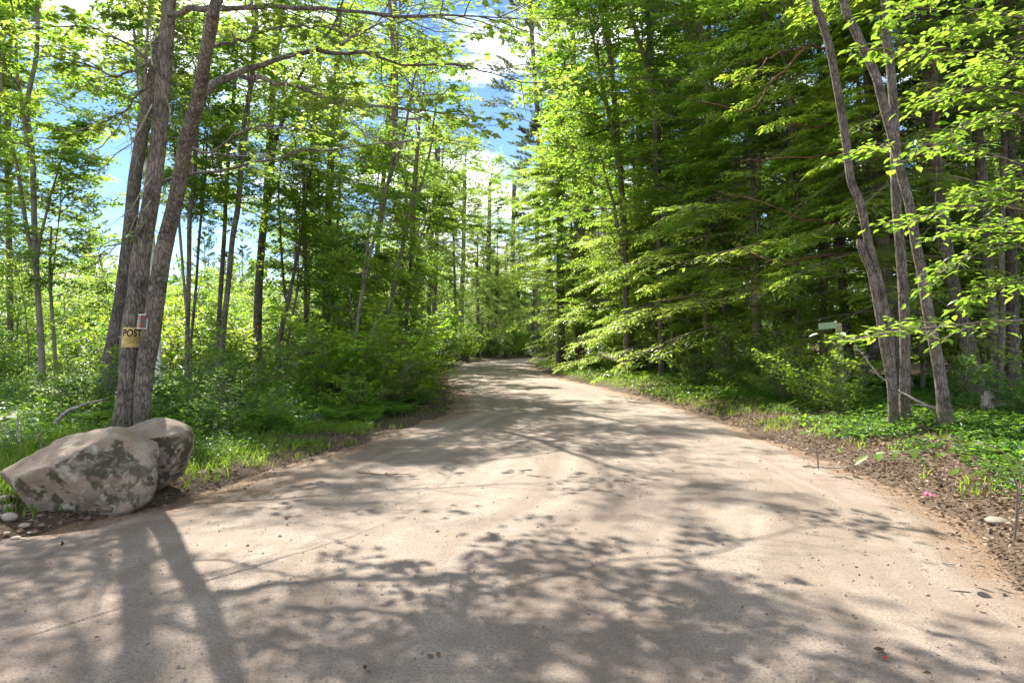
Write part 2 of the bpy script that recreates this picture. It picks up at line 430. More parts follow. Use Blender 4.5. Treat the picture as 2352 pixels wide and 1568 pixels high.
def ground_mat():
    m, n, l, out = mat("forest_floor")
    geo = n.new("ShaderNodeNewGeometry"); P = geo.outputs['Position']
    at = n.new("ShaderNodeAttribute"); at.attribute_name = "tint"     # 0 bare litter, 1 mossy or grassy soil
    a = noise(n, l, P, 2.2, 6, .65); f = noise(n, l, P, 30, 5, .7); f2 = noise(n, l, P, 75, 3, .7)
    lit = ramp(n, l, f.outputs['Fac'], [(.32, (.035, .025, .018)), (.47, (.085, .06, .042)), (.60, (.15, .11, .08)), (.75, (.26, .20, .15))])
    lit2 = mixc(n, l, ramp(n, l, f2.outputs['Fac'], [(.38, (.7, .7, .7)), (.5, (0, 0, 0))]).outputs['Color'], lit.outputs['Color'], (.06, .045, .035))
    gr = ramp(n, l, f.outputs['Fac'], [(.3, (.03, .045, .015)), (.55, (.06, .095, .025)), (.75, (.10, .13, .04))])
    k = n.new("ShaderNodeMath"); k.operation = 'MULTIPLY_ADD'; l.new(a.outputs['Fac'], k.inputs[0]); k.inputs[1].default_value = 1.4; l.new(at.outputs['Fac'], k.inputs[2])
    g = ramp(n, l, k.outputs[0], [(.95, (0, 0, 0)), (1.35, (1, 1, 1))])
    g.color_ramp.elements[0].position = .62; g.color_ramp.elements[1].position = .95
    km = n.new("ShaderNodeMath"); km.operation = 'MULTIPLY'; l.new(k.outputs[0], km.inputs[0]); km.inputs[1].default_value = .55
    l.new(km.outputs[0], g.inputs['Fac'])
    c = mixc(n, l, g.outputs['Color'], lit2, gr.outputs['Color'])
    p = n.new("ShaderNodeBsdfPrincipled"); p.inputs['Roughness'].default_value = .95; p.inputs['Specular IOR Level'].default_value = .1
    l.new(c, p.inputs['Base Color'])
    b = n.new("ShaderNodeBump"); b.inputs['Strength'].default_value = 1.0; b.inputs['Distance'].default_value = .03
    h = mixc(n, l, .4, f.outputs['Color'], f2.outputs['Color']); l.new(h, b.inputs['Height']); l.new(b.outputs[0], p.inputs['Normal'])
    l.new(p.outputs[0], out.inputs['Surface'])
    return m
M['ground'] = ground_mat()

def plain(name, c, rough=.6, spec=.3, var=.15, scale=12):
    m, n, l, out = mat(name)
    tcn = n.new("ShaderNodeTexCoord"); a = noise(n, l, tcn.outputs['Object'], scale, 5, .6)
    r = ramp(n, l, a.outputs['Fac'], [(.3, tuple(q * (1 - var) for q in c)), (.7, tuple(min(1, q * (1 + var)) for q in c))])
    p = n.new("ShaderNodeBsdfPrincipled"); p.inputs['Roughness'].default_value = rough; p.inputs['Specular IOR Level'].default_value = spec
    l.new(r.outputs['Color'], p.inputs['Base Color']); l.new(p.outputs[0], out.inputs['Surface'])
    return m
M['yellow'] = plain("yellowed_sign_sheet", (.62, .47, .17), .45)
M['ink'] = plain("black_ink", (.012, .012, .01), .5)
M['black'] = plain("black_plastic", (.012, .016, .016), .25, .5)
M['red'] = plain("red_ink", (.55, .03, .03), .4)
M['white'] = plain("white_border", (.55, .55, .50), .4)
M['tape'] = plain("red_flagging_tape", (.70, .055, .07), .35)
M['pink'] = plain("pink_flagging_tape", (.75, .06, .22), .35)
M['orange'] = plain("orange_flagging_tape", (.75, .20, .02), .35)
M['post'] = plain("pale_yellow_timber", (.42, .37, .20), .7, .2, .2, 9)
M['plate'] = plain("pale_green_sign_plate", (.30, .40, .20), .4, .4, .06)
M['redleaf'] = plain("red_dead_leaf", (.42, .03, .02), .5)
M['browndead'] = plain("dark_brown_leaf", (.075, .04, .025), .6)

# ------------------------------------------------------------------ setting: ground and road
def stretch(a, b, step, far, k=1.28):
    c = np.arange(a, b + 1e-6, step).tolist()
    s = step; x = c[-1]; hi = []
    while x < far: s *= k; x += s; hi.append(x)
    s = step; x = c[0]; lo = []
    while x > -far: s *= k; x -= s; lo.append(x)
    return np.array(lo[::-1] + c + hi)

gx = stretch(-16, 16, .28, 900); gy = stretch(-4, 64, .30, 900)
X, Y = np.meshgrid(gx, gy)
ins = inside(X, Y)
Z = G(X, Y)
Z = Z - 0.07 * np.clip((ins + 0.35) / 0.5, 0, 1)
nx, ny = len(gx), len(gy)
i = np.arange(ny - 1)[:, None] * nx; j = np.arange(nx - 1)[None, :]
fq = np.stack([i + j, i + j + 1, i + nx + j + 1, i + nx + j], -1).reshape(-1, 4)
outd = np.maximum(0, -ins)
xl_, xr_ = edges(Y)
moss = np.where(X < xl_, np.clip((outd - .5) / 2.0, 0, .85), np.clip((outd - 1) / 12, 0, .12) + .18 * (Y > 13) * (outd < 3))
go = build("ground", [(np.stack([X, Y, Z], -1).reshape(-1, 3), fq, 0, moss.ravel())], [M['ground']], smooth_mats=(0,))
tag(go, kind="structure")

def road_z(x, y):
    """surface of the dirt road"""
    s = inside(x, y)
    xl, xr = edges(y)
    e = np.clip(s / .6, -1, 1)
    z = -0.035 + 0.05 * np.clip(e + .3, -.8, 1) + .035 * np.clip(s / 2.0, 0, 1)
    u = (x - xl) / np.maximum(.5, xr - xl)
    rut = np.exp(-((u - .34) / .05) ** 2) + np.exp(-((u - .66) / .05) ** 2)
    z = z - .012 * rut * (y > 6) + .02 * (n2(x, y, .5, 2, 2.2) - .5) + .02 * (n2(x, y, 2.3, 2, 8.2) - .5) + .02 * (n2(x, y, 6.5, 2, 4.2) - .5)
    return z
ry = np.concatenate([np.arange(-6, 16, .10), np.arange(16, 40, .2), np.arange(40, 100, .5)])
ru = np.linspace(-.02, 1.02, 150)
V, UVs, TT = [], [], []
for y in ry:
    xl, xr = edges(np.array([y])); xl, xr = max(xl[0], -14), xr[0]
    V.append(np.stack([xl - .9 + (xr - xl + 1.8) * ru, np.full(150, y), np.zeros(150)], -1))
V = np.concatenate(V)
V[:, 2] = road_z(V[:, 0], V[:, 1])
inn = inside(V[:, 0], V[:, 1])
xl_, xr_ = edges(V[:, 1])
TT = np.clip(inn / np.where((V[:, 0] < -1) & (V[:, 1] < 11), 2.4, 1.4), 0, 1)
nr = len(ry)
i = np.arange(nr - 1)[:, None] * 150; j = np.arange(149)[None, :]
fq = np.stack([i + j, i + j + 1, i + 151 + j, i + 150 + j], -1).reshape(-1, 4)
ro = build("dirt_road", [(V, fq, 0, TT)], [M['road']], smooth_mats=(0,))
uvl = ro.data.uv_layers.new(name="lanes")
li = np.empty(len(ro.data.loops), np.int32); ro.data.loops.foreach_get("vertex_index", li)
U = np.stack([(V[:, 0] - np.maximum(xl_, -4.5)) / np.maximum(4, xr_ - np.maximum(xl_, -4.5)), V[:, 1]], -1)
uvl.data.foreach_set("uv", U[li].astype(np.float32).ravel())
tag(ro, kind="structure")

# a tyre track pressed into the dirt: chevron ribs in real relief
def tyre_track(pts, width, n, lab):
    c = spline(pts, n); t = norm(np.gradient(c, axis=0)); s = np.stack([t[:, 1], -t[:, 0]], -1)
    cols = np.linspace(-1, 1, 9)
    x = c[:, 0][:, None] + s[:, 0][:, None] * cols * width / 2
    y = c[:, 1][:, None] + s[:, 1][:, None] * cols * width / 2
    k = np.arange(n)[:, None]
    fade = (1 - np.abs(cols)) ** .5
    h = .0015 + .0025 * np.sin(k * 1.9 + np.abs(cols) * 2.0) * (fade > .3) + .004 * (np.abs(np.abs(cols) - .6) < .2)
    h = h * np.clip(n2(x, y, 1.1, 3, 1.5) * 3.2 - .9, 0, 1.3) * np.sin(np.linspace(0.08, np.pi - .08, n))[:, None] ** .5
    z = road_z(x, y) + np.where(np.abs(cols) > .95, -.006, .004) + h * (np.abs(cols) < .95)
    i = np.arange(n - 1)[:, None] * 9; j = np.arange(8)[None, :]
    f = np.stack([i + j, i + j + 1, i + 10 + j, i + 9 + j], -1).reshape(-1, 4)
    o = build("tyre_track", [(np.stack([x, y, z], -1).reshape(-1, 3), f, 0, np.ones(n * 9))], [M['road']], parent=ro)
    u = o.data.uv_layers.new(name="lanes")
    o["label"] = lab
    return o
def on_ground(px, py):
    d = EYE * F / (py - 784); return [(px - 1176) / F * d, d]
tyre_track([on_ground(-60, 1510), on_ground(120, 1455), on_ground(350, 1382), on_ground(560, 1318), on_ground(780, 1246), on_ground(930, 1190)], .17, 420,
           "ribbed tyre track pressed across the shaded dirt")
tyre_track([on_ground(-40, 1290), on_ground(90, 1262), on_ground(230, 1226), on_ground(330, 1196)], .16, 200, "tyre track along the reddish edge by the boulder")

# ------------------------------------------------------------------ plant builders
def curve(p, d, L, n, up, wob, r):
    """a growing shoot: n points from p along d, bending by up per step"""
    out = [np.array(p, float)]; d = np.array(d, float)
    for k in range(n - 1):
        d = d + np.array([0, 0, up]) + r.normal(0, wob, 3)
        d = d / np.linalg.norm(d)
        out.append(out[-1] + d * L / (n - 1))
    return np.array(out)

def at(path, s):
    q = s * (len(path) - 1); i = np.minimum(int(q), len(path) - 2)
    return path[i] + (path[i + 1] - path[i]) * (q - i), norm(path[i + 1] - path[i])

def side_shoots(path, L, r, n, s0, spread, taper, lift=0.05, frac=.42, zj=.12):
    """(start, direction, length) of shoots along both sides of a path"""
    out = []
    for k in range(n):
        s = s0 + (1 - s0) * (k + r.random() * .6) / n
        p, t = at(path, min(s, .999))
        h = np.array([t[1], -t[0], 0]); h = h / (np.linalg.norm(h) + 1e-6)
        sg = 1 if k % 2 else -1
        a = spread * r.uniform(.75, 1.2)
        d = t * math.cos(a) + sg * h * math.sin(a) + np.array([0, 0, lift + r.normal(0, zj)])
        out.append((p, norm(d), L * frac * (1 - taper * s) * r.uniform(.7, 1.2)))
    p, t = at(path, .999); out.append((p, t, L * .18))
    return out

def twig_leaves(TP, TD, TL, per, size, r, droop=.25, tilt=.45, sideang=1.0, jit=.03):
    """leaf arrays along many twigs at once"""
    TP, TD, TL = np.array(TP), norm(np.array(TD)), np.array(TL)
    n = len(TP)
    k = np.arange(per)[None, :]
    u = (k + r.random((n, per))) / per
    pos = TP[:, None] + TD[:, None] * (TL[:, None] * u)[..., None] + r.normal(0, jit, (n, per, 3))
    h = np.stack([TD[:, 1], -TD[:, 0], np.zeros(n)], -1); h = norm(h + 1e-5)
    sg = np.where(k % 2 == 0, 1.0, -1.0)[..., None] * np.ones((n, per, 1))
    ax = TD[:, None] * .7 + sg * h[:, None] * sideang + r.normal(0, .25, (n, per, 3)); ax[..., 2] -= droop
    nm = r.normal(0, tilt, (n, per, 3)); nm[..., 2] += 1.0
    sz = size * r.uniform(.5, 1.35, (n, per))
    return pos.reshape(-1, 3), ax.reshape(-1, 3), nm.reshape(-1, 3), sz.ravel()

def tints(pos, r, sc=1.3, rnd=.5):
    return np.clip(.5 + (fbm(pos * sc + 5.0, 2) - .5) * 1.6 + r.normal(0, rnd, len(pos)) * .6, 0, 1)

def finish(name, wood, lv, t, mats, r, gap=None, gsc=.8, link=False):
    parts = []
    for P, rad, sd in wood:
        v, f = tube(P, rad, sd); parts.append((v, f, 0, None))
    pos, ax, nm, sz = [np.concatenate(q) for q in zip(*lv)]
    if gap is not None:
        k = fbm(pos * gsc + r.uniform(0, 50), 2) + r.normal(0, .05, len(pos)) > gap
        pos, ax, nm, sz = pos[k], ax[k], nm[k], sz[k]
    tn = tints(pos, r)
    v, f, k = leaves(pos, ax, nm, sz, t)
    parts.append((v, f, 1, np.repeat(tn, k)))
    return build(name, parts, mats, smooth_mats=(0,), link=link)

def broad_crown(name, seed, H, Rr, nl, ns, nt, per, size, el=(.1, 1.0), prof=None, gap=.40, tr=.09, t=T_OVAL, m='leaf', low=0.0, twl=.34, bark='twig'):
    r = np.random.default_rng(seed)
    prof = prof or (lambda q: (.55 + .45 * math.sin(min(1, q / .4) * math.pi / 2)) * (1 - max(0, (q - .45) / .62) ** 1.7))
    lead = curve((0, 0, 0), (0, 0, 1), H, 9, .08, .05, r)
    wood = [(lead, np.linspace(tr, .012, 9), 6)]
    TP, TD, TL = [], [], []
    for i in range(nl):
        q = low + (1 - low) * (i + r.random()) / nl
        p, _ = at(lead, min(.97, q * .95))
        a = i * 2.399 + r.normal(0, .35)
        e = el[0] + (el[1] - el[0]) * q + r.normal(0, .12)
        L = max(.4, Rr * prof(q) * r.uniform(.7, 1.15))
        P = curve(p, (math.cos(a) * math.cos(e), math.sin(a) * math.cos(e), math.sin(e)), L, 7, -.03, .15, r)
        wood.append((P, np.linspace(max(.012, tr * .42 * (1 - q * .6)), .006, 7), 4))
        for (sp, sd, sl) in side_shoots(P, L, r, ns, .18, .85, .55, .08, .45, .38):
            S = curve(sp, sd, max(.3, sl), 4, -.02, .18, r)
            wood.append((S, np.linspace(.010, .004, 4), 3))
            for (tp, td, tl) in side_shoots(S, max(.3, sl), r, nt, .12, .8, .3, 0.0, .5, .32):
                TP.append(tp); TD.append(td); TL.append(twl * r.uniform(.6, 1.3))
    lv = [twig_leaves(TP, TD, TL, per, size, r, droop=.35, tilt=.6)]
    return finish(name, wood, lv, t, [M[bark], M[m]], r, gap)

def hemlock_crown(name, seed, H, Rr, nl, ns, nt, per, size=.115, low=0.0, gap=.34, droop=-.05):
    r = np.random.default_rng(seed)
    lead = curve((0, 0, 0), (0, 0, 1), H, 9, .1, .02, r)
    wood = [(lead, np.linspace(.12, .01, 9), 6)]
    TP, TD, TL = [], [], []
    for i in range(nl):
        q = low + (1 - low) * (i + r.random()) / nl
        p, _ = at(lead, min(.985, q))
        a = i * 2.399 + r.normal(0, .4)
        e = .10 + .35 * q + r.normal(0, .14)
        L = max(.35, Rr * (1 - q) ** .75 * (1 + .25 * math.sin(q * 9 + seed)) * r.uniform(.65, 1.15))
        P = curve(p, (math.cos(a) * math.cos(e), math.sin(a) * math.cos(e), math.sin(e)), L, 8, droop * 1.1, .05, r)
        wood.append((P, np.linspace(max(.01, .035 * (1 - q)), .004, 8), 4))
        for (sp, sd, sl) in side_shoots(P, L, r, ns, .15, .8, .6, -.02, .45):
            S = curve(sp, sd, max(.25, sl), 4, droop, .05, r)
            wood.append((S, np.linspace(.006, .003, 4), 3))
            for (tp, td, tl) in side_shoots(S, max(.25, sl), r, nt, .05, .75, .45, -.06, .5):
                TP.append(tp); TD.append(td); TL.append(max(.10, tl) * r.uniform(.8, 1.2))
    lv = [twig_leaves(TP, TD, TL, per, size, r, droop=.22, tilt=.22, sideang=.85, jit=.012)]
    return finish(name, wood, lv, T_NEEDLE, [M['twig'], M['hemlock']], r, gap, .9)

def pine_crown(name, seed, H, Rr, nl, ns, nb):
    r = np.random.default_rng(seed)
    lead = curve((0, 0, 0), (0, 0, 1), H, 9, .1, .02, r)
    wood = [(lead, np.linspace(.16, .02, 9), 7)]
    pos, ax, nm, sz = [], [], [], []
    for i in range(nl):
        q = (i // 4 + .5 * r.random()) / (nl / 4)
        p, _ = at(lead, min(.98, q))
        a = i * 1.7 + r.normal(0, .3)
        L = max(.6, Rr * (.55 + .6 * math.sin(min(1, q * 1.4) * 2.2)) * (1 - q) ** .5 * r.uniform(.6, 1.1))
        e = .05 + .5 * q
        P = curve(p, (math.cos(a) * math.cos(e), math.sin(a) * math.cos(e), math.sin(e)), L, 7, .05, .07, r)
        wood.append((P, np.linspace(.035, .008, 7), 4))
        for (sp, sd, sl) in side_shoots(P, L, r, ns, .35, .7, .5, .1, .4):
            S = curve(sp, sd, max(.3, sl), 4, .06, .08, r)
            wood.append((S, np.linspace(.009, .004, 4), 3))
            for s in np.linspace(.35, .99, 4):
                c, t = at(S, s)
                d = norm(t * .5 + r.normal(0, .55, (nb, 3)) + np.array([0, 0, .25]))
                pos.append(np.repeat(c[None], nb, 0) + r.normal(0, .03, (nb, 3))); ax.append(d); nm.append(r.normal(0, 1, (nb, 3))); sz.append(np.full(nb, .19) * r.uniform(.7, 1.2, nb))
    T = (T_BLADE[0] * np.array([1.6, 1, 1]), T_BLADE[1])
    return finish(name, wood, [(np.concatenate(pos), np.concatenate(ax), np.concatenate(nm), np.concatenate(sz))], T, [M['twig'], M['pine']], r)

def bush_parts(seed, H, Rr, nst, ns, nt, per, size, t=T_OVAL, m='leaf', gap=.36):
    """stems and foliage of a shrub as two shared meshes"""
    r = np.random.default_rng(seed)
    wood, TP, TD, TL = [], [], [], []
    for i in range(nst):
        a = i * 2.4 + r.normal(0, .3); e = r.uniform(.5, 1.35)
        P = curve((r.normal(0, .06), r.normal(0, .06), -.05), (math.cos(a) * math.cos(e) * Rr / H, math.sin(a) * math.cos(e) * Rr / H, math.sin(e)), H * r.uniform(.7, 1.1), 7, .0, .10, r)
        wood.append((P, np.linspace(.011, .004, 7), 4))
        for (sp, sd, sl) in side_shoots(P, H, r, ns, .12, .9, .4, .05, .42):
            S = curve(sp, sd, max(.2, sl), 4, .0, .12, r)
            wood.append((S, np.linspace(.005, .003, 4), 3))
            for (tp, td, tl) in side_shoots(S, max(.2, sl), r, nt, .1, .8, .3, 0, .5):
                TP.append(tp); TD.append(td); TL.append(max(.12, tl))
    pos, ax, nm, sz = twig_leaves(TP, TD, TL, per, size, r, droop=.2, tilt=.4)
    k = (pos[:, 2] > 0.02) & (fbm(pos * 1.6 + seed, 2) > gap)
    pos, ax, nm, sz = pos[k], ax[k], nm[k], sz[k]
    v, f, kk = leaves(pos, ax, nm, sz, t)
    fo = build("foliage", [(v, f, 0, np.repeat(tints(pos, r), kk))], [M[m]], link=False)
    ws = build("stem", [(*tube(P, rd, sd), 0, None) for P, rd, sd in wood], [M['twig']], smooth_mats=(0,), link=False)
    return fo, ws

# shared crowns
BROAD = [broad_crown("crown", 1, 8, 2.8, 38, 9, 6, 8, .12, gap=.42),
         broad_crown("crown", 2, 8, 2.8, 36, 9, 6, 8, .115, gap=.45),
         broad_crown("crown", 3, 8, 3.0, 36, 9, 5, 8, .135, el=(-.15, .9), gap=.42, t=T_STAR, m='maple'),
         broad_crown("crown", 4, 8, 2.7, 36, 9, 5, 8, .13, el=(-.15, .9), gap=.45, t=T_STAR, m='maple')]
SLIM = [broad_crown("crown", 5, 8, 1.7, 30, 8, 5, 8, .12, el=(-.2, .9), gap=.45, tr=.05),
        broad_crown("crown", 6, 8, 1.9, 28, 8, 5, 8, .13, el=(-.2, .9), gap=.46, tr=.05, t=T_STAR, m='maple')]
THIN = [broad_crown("crown", 16, 8, 3.0, 20, 8, 4, 6, .105, el=(-.1, .9), gap=.50, t=T_STAR, m='maple'),
        broad_crown("crown", 17, 8, 3.0, 20, 8, 4, 6, .105, gap=.51, t=T_STAR, m='maple')]
AIRY = [broad_crown("crown", 14, 8, 3.0, 22, 8, 5, 7, .11, el=(-.1, .9), gap=.46, t=T_STAR, m='maple'),
        broad_crown("crown", 15, 8, 3.0, 22, 8, 5, 7, .11, gap=.46)]
HEM = [hemlock_crown("crown", 7, 12, 3.4, 100, 13, 7, 6, .13, gap=.40, droop=-.075), hemlock_crown("crown", 8, 12, 3.2, 104, 13, 7, 6, .13, gap=.42, droop=-.09),
       hemlock_crown("crown", 9, 12, 3.8, 94, 13, 7, 6, .135, gap=.42, droop=-.08)]
PINE = [pine_crown("crown", 10, 12, 3.4, 56, 8, 18), pine_crown("crown", 12, 12, 3.8, 52, 8, 18)]
BUSH = [bush_parts(21, 1.3, 1.0, 11, 7, 5, 6, .085), bush_parts(22, 1.5, 1.1, 10, 7, 5, 6, .095, T_STAR, 'maple'), bush_parts(23, 1.2, 1.1, 12, 7, 5, 6, .075, T_OVAL, 'herb')]
SAPL = [broad_crown("crown", 31, 3.2, 1.05, 16, 6, 4, 6, .10, gap=.43, tr=.018, twl=.25), broad_crown("crown", 32, 3.2, 1.2, 15, 6, 4, 6, .11, gap=.42, tr=.018, t=T_STAR, m='maple', twl=.25)]

def trunk_mesh(pts, rads, sides, bark, base, n=None, rough=.06, flare=.8):
    P = np.asarray(pts, float)
    n = n or max(8, int(np.linalg.norm(np.diff(P, axis=0), axis=1).sum() / (.16 if sides > 10 else .5)))
    Q = spline(P, n)
    rr = np.interp(np.linspace(0, 1, n), np.linspace(0, 1, len(rads)), rads)
    hz = Q[:, 2] - Q[0, 2]
    rr = rr * (1 + flare * np.exp(-hz / (rads[0] * 2.2)))
    v, f = tube(Q, rr, sides, rough, seed=float(base[0]))
    return build("trunk", [(v, f, 0, None)], [M[bark]], loc=base, smooth_mats=(0,), link=False), Q

def add_crown(root, me, p, tan, sr, sh, tint=(1, 1, 1), rz=None):
    o = put("crown", me, root)
    o.location = Vector(p) - root.location
    q = Vector((tan[0] * .8, tan[1] * .8, tan[2])).to_track_quat('Z', 'Y') if tan is not None else Quaternion()
    o.rotation_mode = 'QUATERNION'
    o.rotation_quaternion = q @ Quaternion((0, 0, 1), random.uniform(0, 6.28) if rz is None else rz)
    o.scale = (sr, sr, sh)
    o.color = (*tint, 1)
    return o

def tree_px(name, pts, d, widths, bark, label, crowns, top=None, group=None, cat="tree", sides=12, dd=0.0, extra=None, rough=.06):
    """a tree whose stem follows what the photograph shows at depth d; crowns: (height, mesh, radius scale, height scale, tint)"""
    P = np.array([W(a, b, d + dd * k / max(1, len(pts) - 1)) for k, (a, b) in enumerate(pts)])
    gz = g1(P[0, 0], P[0, 1])
    base = np.array([P[0, 0], P[0, 1], gz])
    P[0, 2] = min(P[0, 2], gz) - .12
    if P[0, 2] > gz - .12: P[0, 2] = gz - .12
    if top is not None:                                   # the part above the frame
        t = norm(P[-1] - P[-2]); up = max(.3, top - P[-1, 2])
        t = norm(t * .6 + np.array([0, 0, .6]))
        P = np.vstack([P, P[-1] + t * up * .5, P[-1] + t * up])
    rad = [w / 2 / F * d for w in widths]
    root = thing(name, base, label, cat, group)
    me, Q = trunk_mesh(P, rad, sides, bark, base, rough=rough)
    put("trunk", me, root)
    for (h, cm, sr, sh, tint) in crowns:
        k = int(np.argmin(abs(Q[:, 2] - (gz + h)))); k = min(k, len(Q) - 2)
        add_crown(root, cm, Q[k], norm(Q[min(k + 4, len(Q) - 1)] - Q[k]), sr, sh, tint)
    return root, Q

HT = (1.45, 1.45, .95); LIT = (1.12, 1.18, .75); MID = (1, 1, 1); COOL = (.85, .95, 1.05); DK = (.72, .82, .9)  # foliage tints; LIT and HT put sunlit brightness into the leaf colour

def shoots_on(P, L, r, ns, nt, s0, per, size, t, m, wood_r=.008, frac=.35, tilt=.4, droop=.25, lift=.05, gap=None):
    """leafy side shoots along a limb: (wood tubes, leaf parts)"""
    wood, TP, TD, TL = [], [], [], []
    for (sp, sd, sl) in side_shoots(P, L, r, ns, s0, .8, .45, lift, frac):
        S = curve(sp, sd, max(.25, sl), 5, -.02, .12, r)
        wood.append((S, np.linspace(wood_r, .003, 5), 4))
        for (tp, td, tl) in side_shoots(S, max(.25, sl), r, nt, .15, .8, .35, 0, .5):
            TP.append(tp); TD.append(td); TL.append(max(.12, tl))
            wood.append((np.array([tp, tp + norm(td) * max(.12, tl)]), np.array([.003, .0015]), 3))
    pos, ax, nm, sz = twig_leaves(TP, TD, TL, per, size, r, droop=droop, tilt=tilt, jit=.03)
    if gap:
        k = fbm(pos * 1.4 + 3, 2) > gap
        pos, ax, nm, sz = pos[k], ax[k], nm[k], sz[k]
    v, f, k = leaves(pos, ax, nm, sz, t)
    return wood, (v, f, 1, np.repeat(tints(pos, r), k))

# ------------------------------------------------------------------ the double-stemmed maple with the signs
r_ = np.random.default_rng(77)
D0 = 9.5
Ls = [(288, 1052), (289, 985), (291, 940), (300, 870), (301, 785), (315, 680), (326, 575), (346, 465), (361, 350), (373, 210), (383, 87), (389, 0)]
Lw = [70, 58, 50, 47, 46, 43, 41, 36, 34, 33, 32, 30]
Rs = [(330, 1045), (327, 985), (326, 942), (333, 855), (347, 767), (361, 662), (380, 557), (399, 480), (411, 420), (430, 315), (455, 227), (470, 140), (490, 35), (499, 0)]
Rw = [50, 38, 36, 39, 40, 38, 36, 33, 33, 32, 30, 29, 27, 26]
base = np.array([W(300, 1052, D0)[0], D0, g1(W(300, 1052, D0)[0], D0)])
maple = thing("maple_tree", base, "big double stemmed maple with two signs on its trunk, behind the boulders", "tree")
PL = np.array([W(a, b, D0) for a, b in Ls]); dR = lambda b: D0 - .06 - 1.0 * (max(0, 1045 - b) / 730) ** 2
PR = np.array([W(a, b, dR(b)) for a, b in Rs])
PL = np.vstack([PL, W(398, -150, D0 + .1), W(402, -420, D0 + .2), W(410, -700, D0 + .3)])
PR = np.vstack([PR, (-3.0, 8.0, 7.0), (-2.4, 9.4, 9.3), (-1.8, 10.8, 11.6)])
PL[0, 2] = PR[0, 2] = base[2] - .12
for PP, ww in ((PL, Lw + [27, 18, 8]), (PR, Rw + [23, 15, 7])):
    me, _ = trunk_mesh(PP, [w / 2 / F * y_ for w, y_ in zip(ww, PP[:, 1])], 20, 'bark_grey', base, n=110, rough=.07, flare=.25)
    put("trunk", me, maple)
limb_px = [  # (pixel path, depth start, depth end, r0, leafy from, number of shoots)
    ([(388, 38), (402, 31), (455, 18), (507, 16), (595, 16), (700, 19), (784, 23), (924, 38), (1029, 35), (1160, 42)], 9.5, 7.2, .050, .25, 26),
    ([(462, 224), (474, 208), (507, 185), (546, 168), (612, 143), (700, 119), (784, 98), (836, 73), (875, 45), (905, -30)], 8.15, 10.8, .062, .45, 14),
    ([(546, 172), (630, 189), (682, 196), (752, 227), (800, 240), (931, 248), (1040, 262)], 8.35, 7.4, .030, .2, 18),
    ([(728, 115), (784, 124), (836, 122), (924, 150), (1046, 147), (1099, 161), (1190, 186), (1260, 190)], 8.9, 11.2, .028, .12, 24),
    ([(352, 428), (372, 419), (402, 406), (455, 399), (560, 381), (630, 364), (700, 346), (784, 343), (900, 330), (1010, 322)], 9.5, 12.5, .034, .3, 20),
    ([(350, 189), (308, 227), (287, 255), (220, 287), (161, 303)], 9.5, 9.0, .020, .25, 6),
    ([(378, 120), (330, 150), (270, 175), (205, 150), (120, 130)], 9.5, 8.8, .020, .3, 9),
    ([(410, 330), (480, 350), (560, 300), (640, 290), (720, 300)], 8.5, 8.2, .018, .25, 10),
    ([(478, 110), (560, 90), (650, 60), (760, 65)], 7.9, 8.6, .022, .25, 12),
    ([(352, 445), (330, 520), (275, 560), (215, 590)], 9.5, 9.0, .014, .2, 6),
    ([(376, 175), (290, 100), (180, 60), (60, 70)], 9.4, 9.0, .02, .35, 9),
]
for kk, (pp, d0, d1, r0, s0, nsh) in enumerate(limb_px):
    P = np.array([W(a, b, d0 + (d1 - d0) * q / (len(pp) - 1)) for q, (a, b) in enumerate(pp)])
    P = spline(P, 22); P[1:-1] += r_.normal(0, .012, (20, 3))
    L = np.linalg.norm(np.diff(P, axis=0), axis=1).sum()
    wood, lp = shoots_on(P, L, r_, nsh, 5, s0, 5, .10, T_MAPLE, 'maple', frac=.30 if L > 2.5 else .42, droop=.15, tilt=.35, gap=.46)
    parts = [(*tube(P, np.linspace(r0, .006, 22), 8, .08, kk), 0, None)] + [(*tube(*w_), 0, None) for w_ in wood] + [lp]
    o = build("limb", parts, [M['bark_grey'], M['maple']], parent=maple, loc=base, smooth_mats=(0,))
    o.color = (1.05, 1.0, .95, 1)
for (P, k, sr, sh) in ((PL, 12, 1.45, .8), (PL, 13, 1.5, .8), (PR, 15, 1.35, .9), (PR, 16, 1.4, .7)):
    add_crown(maple, {12: AIRY[0], 13: THIN[1], 15: AIRY[1], 16: THIN[0]}[k], P[k], None, sr, sh, (1.05, 1.02, .95))
# bare dead twigs below the canopy
dead = []
for pp in ([(297, 255), (300, 320), (320, 378)], [(350, 240), (300, 330), (240, 380), (180, 440), (165, 470)], [(352, 400), (300, 480), (265, 510)], [(400, 300), (385, 240), (378, 215)],
           [(287, 262), (240, 330), (215, 350), (225, 400)], [(346, 460), (310, 500), (290, 560)], [(350, 150), (346, 100), (350, 40), (372, 25)]):
    P = spline(np.array([W(a, b, 9.3) for a, b in pp]), 9); P[1:-1] += r_.normal(0, .015, (7, 3))
    dead.append((*tube(P, np.linspace(.012, .003, 9), 4), 0, None))
    for (sp, sd, sl) in side_shoots(P, 1.0, r_, 5, .3, .9, .4, 0, .35):
        dead.append((*tube(curve(sp, sd, sl, 5, -.05, .2, r_), np.linspace(.004, .0015, 5), 3), 0, None))
build("dead_twigs", dead, [M['dead']], parent=maple, loc=base, smooth_mats=(0,))

